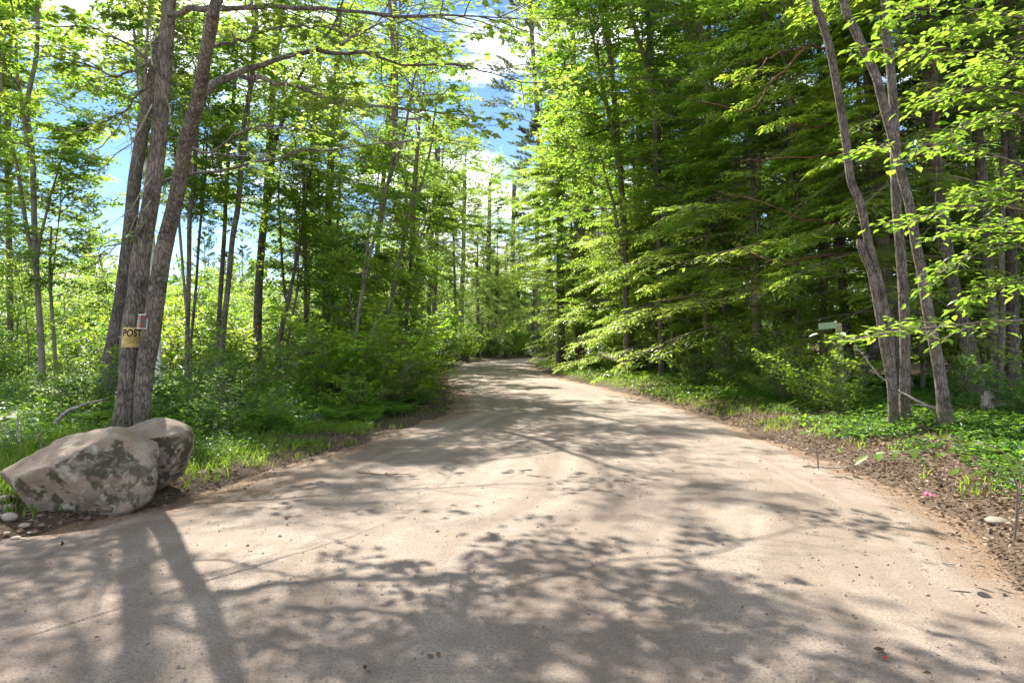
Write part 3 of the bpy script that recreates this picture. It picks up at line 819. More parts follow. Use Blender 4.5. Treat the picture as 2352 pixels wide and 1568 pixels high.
# signs wrapped onto the stems
def text_mesh(s, size, xscale=1.0, align='LEFT', ext=0.0, bold=0.0):
    c = bpy.data.curves.new("lettering", 'FONT'); c.body = s; c.size = size; c.align_x = align; c.resolution_u = 3; c.extrude = ext; c.offset = bold
    o = bpy.data.objects.new("lettering", c); col.objects.link(o)
    dg = bpy.context.evaluated_depsgraph_get(); me = bpy.data.meshes.new_from_object(o.evaluated_get(dg))
    bpy.data.objects.remove(o)
    v = np.array([q.co for q in me.vertices]).reshape(-1, 3); v[:, 0] *= xscale
    tri = [];
    me.calc_loop_triangles()
    tri = np.array([list(t.vertices) for t in me.loop_triangles])
    bpy.data.meshes.remove(me)
    return v, tri

def subdiv_tri(v, f, n=1):
    for _ in range(n):
        a, b, c = v[f[:, 0]], v[f[:, 1]], v[f[:, 2]]
        k = len(f); V2 = np.concatenate([a, b, c, (a + b) / 2, (b + c) / 2, (c + a) / 2]); i = np.arange(k)
        f = np.concatenate([np.stack(q, -1) for q in ((i, i + 3 * k, i + 5 * k), (i + 3 * k, i + k, i + 4 * k), (i + 5 * k, i + 4 * k, i + 2 * k), (i + 3 * k, i + 4 * k, i + 5 * k))])
        v = V2
    return v, f

def stem_axis(P, z):
    k = np.argsort(P[:, 2]); return np.array([np.interp(z, P[k, 2], P[k, 0]), np.interp(z, P[k, 2], P[k, 1]), z])

def wrap(uvw, PP, z0, ang0, rad):
    """bend a flat sheet (u right, v up, w out) round a leaning stem"""
    o = np.empty_like(uvw)
    a = ang0 + uvw[:, 0] / rad
    z = z0 + uvw[:, 1]
    k = np.argsort(PP[:, 2])
    cx = np.interp(z, PP[k, 2], PP[k, 0]); cyy = np.interp(z, PP[k, 2], PP[k, 1])
    o[:, 0] = cx + (rad + uvw[:, 2]) * np.sin(a); o[:, 1] = cyy - (rad + uvw[:, 2]) * np.cos(a); o[:, 2] = z
    return o
def sheet(w, h, n=18):
    u, v = np.meshgrid(np.linspace(0, w, n), np.linspace(0, h, 4)); z = np.zeros_like(u)
    A = np.stack([u, v, z], -1).reshape(-1, 3); B = A - np.array([0, 0, .003])
    i = np.arange(3)[:, None] * n; j = np.arange(n - 1)[None, :]
    f = np.stack([i + j, i + j + 1, i + n + j + 1, i + n + j], -1).reshape(-1, 4)
    return np.concatenate([A, B]), np.concatenate([f, f[:, ::-1] + len(A)])

zs = W(0, 797, D0)[2]; hs = 45 / F * D0
RS = .158
o_s = stem_axis(PL, zs)
sgn = thing("posted_sign", tuple(o_s + np.array([0, -RS, 0])), "yellow POSTED sign wrapped round the left stem of the double maple", "sign")
v, f = sheet(.38, hs, 24)
A0 = R_(-17)
build("sheet", [(wrap(v + np.array([0, 0, .004]), PL, zs, A0, RS), f, 0, None)], [M['yellow']], parent=sgn, loc=sgn.location)
tv, tf = text_mesh("POSTED", .135, .62, bold=.0045); tv, tf = subdiv_tri(tv, tf, 2)
tw = tv[:, 0].max() - tv[:, 0].min()
tv[:, 0] = (tv[:, 0] - tv[:, 0].min()) / tw * .352 + .014; tv[:, 1] += hs - .122; tv[:, 2] = .0075
build("heading", [(wrap(tv, PL, zs, A0, RS), tf, 0, None)], [M['ink']], parent=sgn, loc=sgn.location)
lines = [("PRIVATE PROPERTY", .072, .125, .022), ("HUNTING, FISHING, TRAPPING OR", .045, .104, .020), ("TRESPASSING FOR ANY PURPOSE", .045, .084, .020), ("IS STRICTLY FORBIDDEN", .075, .064, .020), ("VIOLATORS WILL BE PROSECUTED", .04, .047, .018),
         ("Name ______________________", .015, .030, .015), ("Address ____________________", .015, .013, .015)]
LV, LF, nvv = [], [], 0
for s, u0, v0, sz in lines:
    tv, tf = text_mesh(s, sz, 1.0); tv, tf = subdiv_tri(tv, tf, 1); tv[:, 0] += u0; tv[:, 1] += v0; tv[:, 2] = .0075
    LV.append(tv); LF.append(tf + nvv); nvv += len(tv)
build("small_print", [(wrap(np.concatenate(LV), PL, zs, A0, RS), np.concatenate(LF), 0, None)], [M['ink']], parent=sgn, loc=sgn.location)
wz = zs + .155
wp = np.array([stem_axis(PL, wz + .02 * math.sin(t)) + np.array([math.sin(t) * .168, -math.cos(t) * .168, 0]) for t in np.linspace(-1.9, -.25, 9)])
build("wire", [(*tube(wp, .003, 4), 0, None)], [M['white']], parent=sgn, loc=sgn.location)

# black warning sign, leaning across the gap between the two stems
def flat_sign():
    c = W(326.5, 738, D0 - .36)
    s = thing("warning_sign", tuple(c), "black warning sign with red letters nailed across the gap between maple stems", "sign")
    # outline in the plane: a sheet whose left third is bent back round the left stem
    pts = lambda u, v: np.array([(u - .5) * .155 - (1 - v) * .012 - .012 * (1 - v) * (1 - u), .055 * max(0, .42 - u) * 2.2, (v - .5) * .20])
    n = 12
    def quadsheet(u0, u1, v0, v1, off):
        V = [pts(u0 + (u1 - u0) * a / n, v) + np.array([0, -off, 0]) for v in (v0, v1) for a in range(n + 1)]
        V += [q + np.array([0, .003, 0]) for q in V]
        i = np.arange(n); k = n + 1
        f = np.concatenate([np.stack([i, i + 1, i + k + 1, i + k], -1), np.stack([i, i + k, i + k + 1, i + 1], -1) + 2 * k])
        return np.array(V), f
    v, f = quadsheet(0, 1, 0, 1, 0); build("backing", [(v + c, f, 0, None)], [M['white']], parent=s, loc=c)
    v, f = quadsheet(.07, .93, .06, .92, .004); build("panel", [(v + c, f, 0, None)], [M['black']], parent=s, loc=c)
    for txt, v0, size, xs, u1 in (("BEWARE", .68, .052, .72, .9), ("OF", .44, .030, .8, .52), ("DOG", .14, .052, .8, .66)):
        tv, tf = text_mesh(txt, size, xs); tv, tf = subdiv_tri(tv, tf, 1)
        w = tv[:, 0].max(); uu = u1 - (w - tv[:, 0]) / .155
        q = np.array([pts(a, v0 + b / .20) for a, b in zip(uu, tv[:, 1])]) + np.array([0, -.008, 0])
        keep = (uu[tf] > .09).all(1)
        build("red_word", [(q + c, tf[keep], 0, None)], [M['red']], parent=s, loc=c)
    st = []
    for u0, v0 in ((.20, .1), (.28, .15), (.35, .3)):      # tan streaks on the bent sheet
        V = np.array([pts(u0 + d, v) + np.array([0, -.0065, 0]) for v in np.linspace(v0, .9, 5) for d in (-.02 + .12 * v - .05, .012 + .12 * v - .05)])
        i = np.arange(4) * 2; st.append((V + c, np.stack([i, i + 1, i + 3, i + 2], -1), 0, None))
    build("bleached_streak", st, [M['yellow']], parent=s, loc=c)
flat_sign()

# ------------------------------------------------------------------ boulders and stones
def boulder(name, outline, d, thick, label, seed, planes=(), yaw=0.0, sub=70):
    """outline traced at depth d gives the rock's own profile; thickness, facets and relief are modelled"""
    P = np.array([W(a, b, d) for a, b in outline])[:, [0, 2]]
    c = P.mean(0)
    Q = P - c; ang = np.arctan2(Q[:, 1], Q[:, 0]); rad = np.hypot(Q[:, 0], Q[:, 1])
    o = np.argsort(ang); ang, rad = ang[o], rad[o]
    ang = np.concatenate([ang - 2 * np.pi, ang, ang + 2 * np.pi]); rad = np.tile(rad, 3)
    nu, nv = sub * 2, sub
    th = np.linspace(-np.pi, np.pi, nu, endpoint=False); ph = np.linspace(-np.pi / 2, np.pi / 2, nv)
    TH, PH = np.meshgrid(th, ph)
    r = np.interp(TH, ang, rad)
    rs = (r + np.roll(r, 1, 1) + np.roll(r, -1, 1)) / 3
    cs = np.sign(np.cos(PH)) * np.abs(np.cos(PH)) ** .62; sn = np.sign(np.sin(PH)) * np.abs(np.sin(PH)) ** .8
    X = rs * cs * np.cos(TH); Zz = rs * cs * np.sin(TH); Yy = thick * sn
    V = np.stack([X, Yy, Zz], -1).reshape(-1, 3)
    for nrm, off in planes:
        nn = np.array(nrm, float); nn /= np.linalg.norm(nn)
        h = V @ nn - off
        s = .06
        push = np.where(h > -s, (np.maximum(0, h + s)) ** 2 / (4 * s), 0); push = np.where(h > s, h, push)
        V = V - push[:, None] * nn
    n_ = norm(V)
    q = V + seed
    V = V + n_ * (.13 * (fbm(q * 2.6, 2) - .5) - .05 * np.abs(fbm(q * 4.2, 2) - .5) + .055 * (fbm(q * 7, 3) - .5) + .018 * (fbm(q * 19, 2) - .5))[:, None]
    i = np.arange(nv - 1)[:, None] * nu; j = np.arange(nu)[None, :]; k = (j + 1) % nu
    f = np.stack([i + j, i + nu + j, i + nu + k, i + k], -1).reshape(-1, 4)
    loc = np.array([c[0], d, c[1]])
    ob = build(name, [(V, f, 0, None)], [M['rock']], smooth_mats=(0,))
    ob.location = loc
    return tag(ob, label, "boulder")
boulder("boulder", [(10, 1108), (30, 1080), (60, 1057), (120, 1027), (190, 997), (230, 985), (265, 988), (310, 1002), (335, 1026), (342, 1065), (342, 1115), (332, 1150), (300, 1178), (240, 1192), (170, 1200), (100, 1178), (50, 1152), (16, 1128)],
        6.75, .50, "larger front boulder sloping down to the left, with black lichen patches on its face", 3.1,
        planes=[((-.28, -.50, .82), .37), ((.10, -.93, -.36), .36), ((-.62, -.55, -.5), .50), ((-1, -.1, .1), .70), ((.55, -.75, .1), .42)])
boulder("boulder", [(262, 990), (300, 974), (328, 966), (358, 962), (392, 970), (414, 988), (421, 1012), (418, 1045), (404, 1088), (375, 1115), (340, 1125), (290, 1120), (262, 1080), (250, 1020)],
        7.35, .42, "smaller brown flat topped boulder leaning behind the front one, at the maple foot", 8.4,
        planes=[((.03, -.38, .92), .26), ((.16, -1, -.20), .23), ((.9, -.3, -.25), .40)])
boulder("boulder", [(606, 872), (615, 862), (640, 858), (660, 864), (664, 880), (640, 890), (610, 888)], 22.5, .3, "distant grey rock half hidden behind the shrubs and crooked stem", 5.5, sub=24)

def pebble_mesh(seed):
    r = np.random.default_rng(seed); nu, nv = 20, 12
    TH, PH = np.meshgrid(np.linspace(0, 2 * np.pi, nu, endpoint=False), np.linspace(-np.pi / 2, np.pi / 2, nv))
    V = np.stack([np.cos(PH) * np.cos(TH), np.cos(PH) * np.sin(TH), np.sin(PH)], -1).reshape(-1, 3)
    V = V * (1 + .22 * (fbm(V * 1.4 + seed * 3.7, 2) - .5)[:, None])
    i = np.arange(nv - 1)[:, None] * nu; j = np.arange(nu)[None, :]; k = (j + 1) % nu
    return build("cobble", [(V, np.stack([i + j, i + k, i + nu + k, i + nu + j], -1).reshape(-1, 4), 0, None)], [M['stone']], smooth_mats=(0,), link=False)
PEB = [pebble_mesh(s) for s in range(4)]
stones = [((22, 1194), (17, 11), "largest smooth tan cobble of the pile left of the boulder"), ((20, 1177), (13, 9), "round cobble perched on the upper side of the small pile"),
          ((13, 1164), (14, 8), "greyish cobble at the back of the pile, in the grass"), ((-4, 1196), (10, 9), "cobble cut by the frame edge beside the largest one"),
          ((-2, 1181), (7, 8), "small cobble wedged behind the pile at the frame edge"), ((56, 1208), (12, 6), "lone pale cobble half sunk right of the pile"),
          ((15, 1222), (9, 4), "flat whitish stone in the soil below the cobble pile"), ((36, 1240), (12, 5), "flat pale stone at the edge of the reddish soil"),
          ((52, 1243), (6, 3), "tiny pale stone beside the flat one on the soil"), ((70, 1220), (8, 3), "thin flat stone between lone cobble and boulder"),
          ((2130, 1318), (6, 4), "small dark pebble at the right edge of the road"), ((2290, 1165), (26, 10), "flat grey rock lying in leaf litter on the right verge")]
for k, ((px, py), (rx, rz), lab) in enumerate(stones):
    d = EYE * F / (py + rz - 784)
    if px > 2000: d = (EYE - .15) * F / (py + rz - 784)
    p = W(px, py, d); s = d / F
    o = put("cobble", PEB[k % 4]); o.location = (p[0], p[1], g1(p[0], p[1]) + rz * s * .75 if py < 1215 and px < 2000 else max(g1(p[0], p[1]), float(road_z(np.array([p[0]]), np.array([p[1]]))[0])) + rz * s * .3)
    o.scale = (rx * s, rx * s * .85, rz * s); o.rotation_euler = (0, 0, k * 1.3); q = random.uniform(.8, 1.15) * (.55 if px > 2000 else 1); o.color = (q, q * .98, q * .95, 1)
    tag(o, lab, "stone", "loose stones around the verges")

# ------------------------------------------------------------------ trees on the left
TP = tree_px
t1, _ = TP("maple_tree", [(97, 907), (95, 800), (88, 690), (80, 560), (75, 367), (63, 245), (84, 122), (86, 0)], 21, [15, 13, 12, 12, 10, 9, 8, 7], 'bark_smooth',
   "slim grey forked maple at the far left edge", [(3.6, SLIM[1], 1.1, .55, LIT), (7, SLIM[0], 1.4, .8, LIT)], top=13)
P = spline(np.array([W(a, b, 21) for a, b in [(80, 600), (65, 546), (42, 402), (21, 297), (3, 210), (-10, 60)]]), 14)
put("trunk", build("trunk", [(*tube(P, np.linspace(.07, .03, 14), 8, .05), 0, None)], [M['bark_smooth']], loc=np.array(t1.location), smooth_mats=(0,), link=False), t1)
TP("young_tree", [(131, 900), (123, 760), (115, 640), (118, 520)], 21.5, [9, 8, 7, 4], 'bark_smooth', "thin bare lower stem right of the forked maple at far left", [(2.6, SAPL[1], 1.3, 1.2, MID)])
TP("oak_tree", [(246, 905), (253, 830), (276, 698), (297, 540), (311, 402), (336, 260), (364, 120), (384, 0)], 16, [36, 30, 29, 28, 26, 24, 20, 17], 'bark_dark',
   "stout dark oak trunk leaning right, directly behind the double maple", [(6.2, AIRY[1], .62, .6, MID), (9.5, AIRY[1], 1.0, .8, LIT)], top=15)
TP("birch_tree", [(366, 880), (364, 820), (350, 575), (338, 430), (330, 300), (322, 140), (322, 20)], 20, [15, 15, 14, 13, 12, 11, 10], 'bark_birch',
   "white barked birch seen through the gap of the double maple", [(8.3, SLIM[0], 1.0, .8, LIT)], top=14)
TP("young_tree", [(431, 850), (432, 785), (425, 680), (411, 505), (405, 400), (395, 250)], 20, [7, 6, 6, 6, 5, 4], 'bark_smooth', "leftmost thin stem of the three just right of the double maple", [(5.0, SLIM[0], .7, .6, MID)])
TP("young_tree", [(429, 870), (430, 790), (434, 610), (436, 490), (445, 437), (449, 350), (460, 180), (470, 60)], 19, [11, 10, 10, 10, 9, 8, 7, 6], 'bark_grey', "middle lichen spotted stem of the three just right of the double maple",
   [(5.5, SLIM[1], 1.0, .8, MID)], top=11)
TP("young_tree", [(438, 860), (438, 800), (450, 660), (458, 540), (470, 420), (476, 300)], 20.5, [7, 7, 6, 6, 5, 4], 'bark_dark', "rightmost thin dark stem of the three right of the double maple", [(5.2, SLIM[0], .7, .6, LIT)])
TP("young_tree", [(496, 850), (500, 790), (504, 715), (513, 575), (517, 505), (519, 437), (530, 300), (540, 180)], 22, [10, 10, 10, 9, 9, 8, 7, 6], 'bark_dark', "slim dark stem leaning right beside the lichened pole",
   [(5.8, SLIM[1], 1.1, .8, MID)], top=12)
TP("maple_tree", [(505, 856), (507, 838), (514, 750), (525, 645), (535, 540), (546, 480), (553, 385), (556, 315), (574, 210), (584, 120), (590, 0)], 20, [14, 13, 12, 12, 12, 11, 10, 10, 9, 8, 7], 'bark_grey',
   "lichened grey pole maple leaning right between birch and ribboned oak", [(5.2, SLIM[0], 1.1, .7, LIT), (8.6, AIRY[0], .9, .7, LIT)], top=13)
rib, RQ = TP("oak_tree", [(591, 885), (591, 785), (595, 645), (605, 522), (611, 470), (623, 262), (630, 157), (634, 20)], 23, [22, 19, 17, 16, 15, 13, 12, 11], 'bark_dark',
   "dark furrowed oak with three red ribbons tied round it", [(4.8, AIRY[1], .8, .6, LIT), (8.2, BROAD[1], 1.0, .85, LIT)], top=16)
P = spline(np.array([W(a, b, 23.2) for a, b in [(612, 450), (630, 332), (654, 266), (672, 210), (720, 120), (770, 52), (800, -40)]]), 16)
put("limb", build("limb", [(*tube(P, np.linspace(.09, .03, 16), 8, .05), 0, None)], [M['bark_dark']], loc=np.array(rib.location), smooth_mats=(0,), link=False), rib)
for k, py in enumerate((747, 771, 788)):
    z = W(0, py, 23)[2]; i_ = int(np.argmin(abs(RQ[:, 2] - z))); c = RQ[i_]
    rr = np.interp(z, [1.0, 2.0], [.142, .132]) + .004
    th = np.linspace(0, 2 * np.pi, 21)
    vv = np.concatenate([np.stack([c[0] + rr * np.cos(th), c[1] + rr * np.sin(th), c[2] + s * .018 + .012 * np.sin(th * 1 + k)], -1) for s in (-1, 1)])
    i = np.arange(20); pr = [(vv, np.stack([i, i + 1, i + 22, i + 21], -1), 0, None)]
    tl = np.array([[.04, -rr - .006, .0], [.075, -rr - .012, .0], [.06, -rr - .03, -.10], [.105, -rr - .02, -.11]]) * (1 if k != 1 else .5) + c
    pr.append((tl, np.array([[0, 1, 3, 2]]), 0, None))
    o = build("ribbon", pr, [M['tape']], loc=c); tag(o, ("topmost", "middle", "lowest")[k] + " red ribbon tied round the dark oak trunk", "ribbon", "red ribbons on the oak")
cr8, _ = TP("cherry_tree", [(639, 893), (638, 850), (642, 785), (654, 722), (661, 697), (675, 627), (688, 560), (700, 480), (716, 380)], 22, [16, 13, 11, 10, 9, 8, 7, 6, 4], 'bark_dark',
   "crooked dark stem that forks, right of the ribboned oak", [(3.6, SAPL[0], 1.5, 1.2, LIT), (5.0, SLIM[0], .9, .6, LIT)])
P = spline(np.array([W(a, b, 22) for a, b in [(659, 700), (651, 645), (644, 540), (640, 440), (646, 360)]]), 10)
put("trunk", build("trunk", [(*tube(P, np.linspace(.05, .02, 10), 7, .05), 0, None)], [M['bark_dark']], loc=np.array(cr8.location), smooth_mats=(0,), link=False), cr8)
TP("young_tree", [(652, 890), (657, 820), (668, 740), (690, 640), (705, 560)], 22.6, [7, 6, 6, 5, 4], 'bark_smooth', "thin sapling stem crossing behind the crooked dark stem", [(2.8, SAPL[1], 1.3, 1.2, LIT)])
TP("oak_tree", [(754, 870), (752, 800), (748, 690), (752, 560), (757, 420), (770, 250), (778, 80)], 25, [20, 18, 17, 16, 15, 13, 10], 'bark_dark', "broad leafy oak filling the middle left, trunk half hidden by foliage",
   [(3.0, AIRY[1], .95, .7, LIT), (6.6, BROAD[1], 1.15, .9, LIT)], top=14)
TP("young_tree", [(806, 895), (810, 855), (819, 767), (829, 687), (843, 620), (857, 557), (878, 480), (895, 400), (905, 300)], 19, [9, 8, 8, 7, 7, 6, 6, 5, 4], 'bark_smooth', "slender sapling leaning right at the road's left edge, nearer of two",
   [(2.9, SLIM[0], .8, .55, LIT), (5.2, AIRY[0], .85, .6, LIT), (7.6, AIRY[1], 1.0, .7, LIT)], top=10)
TP("young_tree", [(884, 840), (885, 767), (899, 680), (917, 600), (938, 505), (959, 450), (985, 360)], 22, [9, 8, 8, 7, 6, 5, 4], 'bark_smooth', "slender sapling leaning toward the road, farther of two",
   [(2.6, SLIM[1], .8, .55, LIT), (5.0, AIRY[1], .95, .7, LIT)], top=10)
fk, _ = TP("maple_tree", [(936, 800), (934, 732), (933, 652), (938, 617), (956, 575), (985, 520), (1000, 430)], 32, [10, 9, 9, 9, 7, 6, 4], 'bark_grey', "forked grey maple against the small bright sky gap", [(5.2, BROAD[3], .8, .6, LIT)])
TP("maple_tree", [(860, 850), (862, 700), (868, 560), (880, 420), (893, 250), (905, 60)], 29, [13, 12, 11, 10, 9, 7], 'bark_grey', "tall full crowned maple left of the road bend", [(4.0, AIRY[0], 1.1, .9, LIT), (9.0, THIN[0], 1.1, .7, LIT), (12.5, AIRY[0], 1.1, .8, LIT)], top=18)
TP("oak_tree", [(700, 850), (704, 700), (712, 520), (722, 330), (735, 120)], 31, [14, 13, 12, 10, 8], 'bark_dark', "tall oak behind the crooked stem with dense upper leaves", [(4.8, AIRY[1], 1.1, .9, LIT), (9, AIRY[1], 1.2, .8, LIT)], top=15)
TP("maple_tree", [(985, 815), (985, 700), (990, 560), (1000, 400)], 40, [10, 9, 8, 6], 'bark_grey', "leafy maple beside the road where it narrows, left side", [(2.6, AIRY[0], 1.0, .6, LIT), (5.4, BROAD[3], 1.0, .8, LIT)], top=13)
TP("hemlock_tree", [(1049, 805), (1048, 750), (1045, 662), (1041, 500)], 52, [8, 7, 6, 4], 'bark_dark', "thin hemlock pole standing alone past the bright bushes", [(3.0, HEM[1], .5, .75, MID)])
TP("hemlock_tree", [(1100, 812), (1098, 740), (1095, 600)], 60, [9, 8, 7], 'bark_dark', "hemlock left of the bend in the far shade", [(2.0, HEM[0], .8, 1.0, MID)])
TP("hemlock_tree", [(1140, 815), (1140, 740), (1142, 600)], 66, [10, 9, 8], 'bark_dark', "hemlock straight ahead where the road turns away", [(2.0, HEM[2], .9, 1.1, MID)])
TP("hemlock_tree", [(1190, 812), (1190, 740), (1192, 600)], 74, [10, 9, 8], 'bark_dark', "dark hemlock closing the view beyond the road bend", [(2.0, HEM[1], 1.1, 1.25, DK)])
TP("hemlock_tree", [(-20, 870), (-15, 600), (-10, 300), (-8, 100)], 24, [22, 20, 16, 12], 'bark_dark', "hemlock at the left frame edge with drooping needle boughs", [(4.2, HEM[1], .85, .8, MID)], top=12)
TP("maple_tree", [(25, 860), (22, 600), (15, 300), (5, 50)], 27, [13, 12, 10, 8], 'bark_grey', "leafy maple at far left behind the forked stem", [(5.2, BROAD[3], .8, .7, LIT), (8.8, BROAD[2], 1.0, .8, LIT)], top=15)

for (px, d, hh, lab) in ((1000, 47, 17, "round crowned maple closing the left side of the road bend"), (1062, 57, 18, "tall bright maple where the road begins to turn"), (1120, 66, 19, "broad maple straight beyond the turn, nearest of the far ones"),
                        (955, 52, 18, "tall maple rising behind the bright shrubs by the bend"), (1175, 78, 22, "far maple crowning over the end of the road"), (1230, 72, 21, "bright far maple left of the white pine trunk")):
    TP("maple_tree", [(px, 800), (px - 2, 700), (px + 2, 600)], d, [12, 10, 8], 'bark_grey', lab, [(2.2, AIRY[0], 1.1, .75, LIT), (6.5, AIRY[1], 1.35, .9, LIT), (hh - 7, BROAD[3], 1.3, .9, LIT)], top=hh - 2)

# ------------------------------------------------------------------ centre and right trees
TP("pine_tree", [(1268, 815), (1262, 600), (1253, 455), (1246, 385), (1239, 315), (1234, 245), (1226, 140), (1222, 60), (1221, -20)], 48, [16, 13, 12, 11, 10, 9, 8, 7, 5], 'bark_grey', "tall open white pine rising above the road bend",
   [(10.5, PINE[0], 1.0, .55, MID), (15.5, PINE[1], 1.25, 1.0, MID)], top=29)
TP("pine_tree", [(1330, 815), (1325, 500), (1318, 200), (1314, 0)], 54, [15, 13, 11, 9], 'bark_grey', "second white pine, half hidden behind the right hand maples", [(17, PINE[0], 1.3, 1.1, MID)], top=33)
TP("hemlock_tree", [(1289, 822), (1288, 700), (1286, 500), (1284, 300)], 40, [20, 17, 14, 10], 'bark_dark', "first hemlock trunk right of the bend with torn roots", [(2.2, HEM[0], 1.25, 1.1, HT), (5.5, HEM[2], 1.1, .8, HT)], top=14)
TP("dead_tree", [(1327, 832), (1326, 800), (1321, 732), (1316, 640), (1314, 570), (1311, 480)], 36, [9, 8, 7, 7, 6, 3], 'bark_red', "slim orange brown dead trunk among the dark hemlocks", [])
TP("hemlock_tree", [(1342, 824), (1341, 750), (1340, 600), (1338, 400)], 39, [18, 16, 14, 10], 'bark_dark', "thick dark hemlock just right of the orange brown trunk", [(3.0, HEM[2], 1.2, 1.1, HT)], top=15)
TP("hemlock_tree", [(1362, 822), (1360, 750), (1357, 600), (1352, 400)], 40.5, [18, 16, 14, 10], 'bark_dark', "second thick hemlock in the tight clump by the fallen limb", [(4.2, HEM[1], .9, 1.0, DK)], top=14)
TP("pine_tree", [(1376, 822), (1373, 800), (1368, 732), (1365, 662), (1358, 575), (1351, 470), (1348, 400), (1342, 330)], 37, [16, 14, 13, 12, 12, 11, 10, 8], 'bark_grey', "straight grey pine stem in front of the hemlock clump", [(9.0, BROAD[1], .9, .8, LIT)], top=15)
TP("maple_tree", [(1440, 835), (1436, 600), (1425, 400), (1408, 200), (1395, 50)], 27, [14, 13, 12, 10, 8], 'bark_grey', "sunlit yellow green maple leaning over the road's right side", [(4.8, BROAD[2], 1.0, .7, LIT), (8.2, BROAD[2], 1.4, .9, LIT), (12.0, BROAD[3], 1.5, .8, LIT)], top=18)  # top crown widened, mostly out of view, to shade the right verge
TP("oak_tree", [(1520, 840), (1515, 600), (1505, 300), (1490, 60)], 24.5, [14, 13, 11, 9], 'bark_dark', "bright leafed oak above the hemlock boughs at top centre right", [(6.0, BROAD[0], 1.1, .7, LIT), (9.0, BROAD[1], 1.35, .9, LIT), (11.5, AIRY[0], 1.7, .8, LIT)], top=18)  # upper crowns enlarged past the frame top to throw shade on the right verge
TP("maple_tree", [(1668, 880), (1662, 640), (1650, 400), (1632, 150)], 22.5, [12, 11, 10, 8], 'bark_grey', "fresh green maple spreading in front of the hemlock boughs", [(4.6, AIRY[0], .9, .6, LIT), (7.5, AIRY[1], 1.15, .75, LIT), (10.5, BROAD[2], 1.0, .6, LIT)], top=14)
TP("maple_tree", [(1838, 905), (1832, 640), (1822, 400), (1808, 150)], 19.0, [12, 11, 10, 8], 'bark_grey', "leafy maple above the sign post, in front of the large hemlock", [(4.4, AIRY[1], .8, .55, LIT), (6.6, AIRY[0], 1.05, .7, LIT), (9.5, AIRY[1], 1.0, .6, LIT)], top=13)
TP("birch_tree", [(1543, 850), (1542, 750), (1533, 592), (1526, 480)], 26, [6, 5, 5, 3], 'bark_smooth', "thin pale sapling stem standing before the dark hemlocks", [(3.6, SAPL[0], .9, .9, MID)])
TP("hemlock_tree", [(1475, 845), (1472, 600), (1468, 300)], 31, [16, 14, 10], 'bark_dark', "hemlock behind the fallen limb, boughs over the verge", [(2.2, HEM[0], 1.05, 1.05, HT), (5, HEM[1], 1.0, .8, HT)], top=14)
TP("hemlock_tree", [(1585, 860), (1582, 600), (1578, 300)], 26, [17, 14, 11], 'bark_dark', "hemlock left of the pale paired stems, boughs sweeping low", [(2.0, HEM[2], 1.05, 1.0, HT), (4.5, HEM[0], 1.0, .8, HT)], top=14)
TP("young_tree", [(1648, 850), (1645, 785), (1634, 697), (1620, 575), (1612, 450)], 24, [10, 9, 8, 8, 6], 'bark_smooth', "left one of two pale stems leaning side by side under hemlock", [(5.5, SLIM[0], .8, .6, MID)], top=9)
TP("young_tree", [(1660, 850), (1657, 767), (1647, 645), (1634, 557), (1628, 450)], 24.3, [10, 10, 9, 8, 6], 'bark_smooth', "right one of two pale stems leaning side by side under hemlock", [(5.8, SLIM[1], .8, .6, MID)], top=9)
TP("hemlock_tree", [(1740, 890), (1735, 600), (1728, 300)], 20.5, [20, 17, 12], 'bark_dark', "big hemlock with feathery boughs overhanging the grassy turnout", [(1.6, HEM[0], 1.3, 1.0, HT), (4.5, HEM[1], 1.05, .8, HT)], top=14)
bh, _ = TP("hemlock_tree", [(2086, 935), (2079, 907), (2058, 785), (2040, 680), (2030, 575), (2012, 315), (2005, 210), (1998, 60)], 16.5, [42, 34, 30, 28, 27, 25, 24, 20], 'bark_dark',
   "largest reddish dark hemlock directly behind the grey stem clump", [(3.0, HEM[2], 1.4, 1.0, HT), (1.9, HEM[1], 1.0, .6, HT)], top=15, sides=14)
r3 = np.random.default_rng(9)
for pp, d0, d1 in (([(2010, 150), (1890, 112), (1780, 128), (1740, 165), (1655, 205)], 16.4, 14.6), ([(1850, 112), (1770, 190), (1720, 255), (1600, 232)], 15.6, 14.5), ([(2030, 330), (1950, 345), (1800, 365), (1700, 372)], 16.4, 14.8),
                   ([(2030, 520), (1900, 515), (1760, 470), (1650, 440)], 16.4, 14.4), ([(2040, 600), (1900, 590), (1780, 600), (1690, 560)], 16.4, 14.5), ([(2010, 240), (1900, 285), (1800, 290)], 16.4, 15)):
    P = spline(np.array([W(a, b, d0 + (d1 - d0) * q / (len(pp) - 1)) for q, (a, b) in enumerate(pp)]), 14); P[1:-1] += r3.normal(0, .03, (12, 3))
    pr = [(*tube(P, np.linspace(.035, .008, 14), 6, .08), 0, None)]
    for (sp, sd, sl) in side_shoots(P, 2.0, r3, 8, .3, .8, .4, 0, .35): pr.append((*tube(curve(sp, sd, sl, 5, -.02, .15, r3), np.linspace(.006, .002, 5), 3), 0, None))
    build("limb", pr, [M['bark_red']], parent=bh, loc=np.array(bh.location), smooth_mats=(0,))

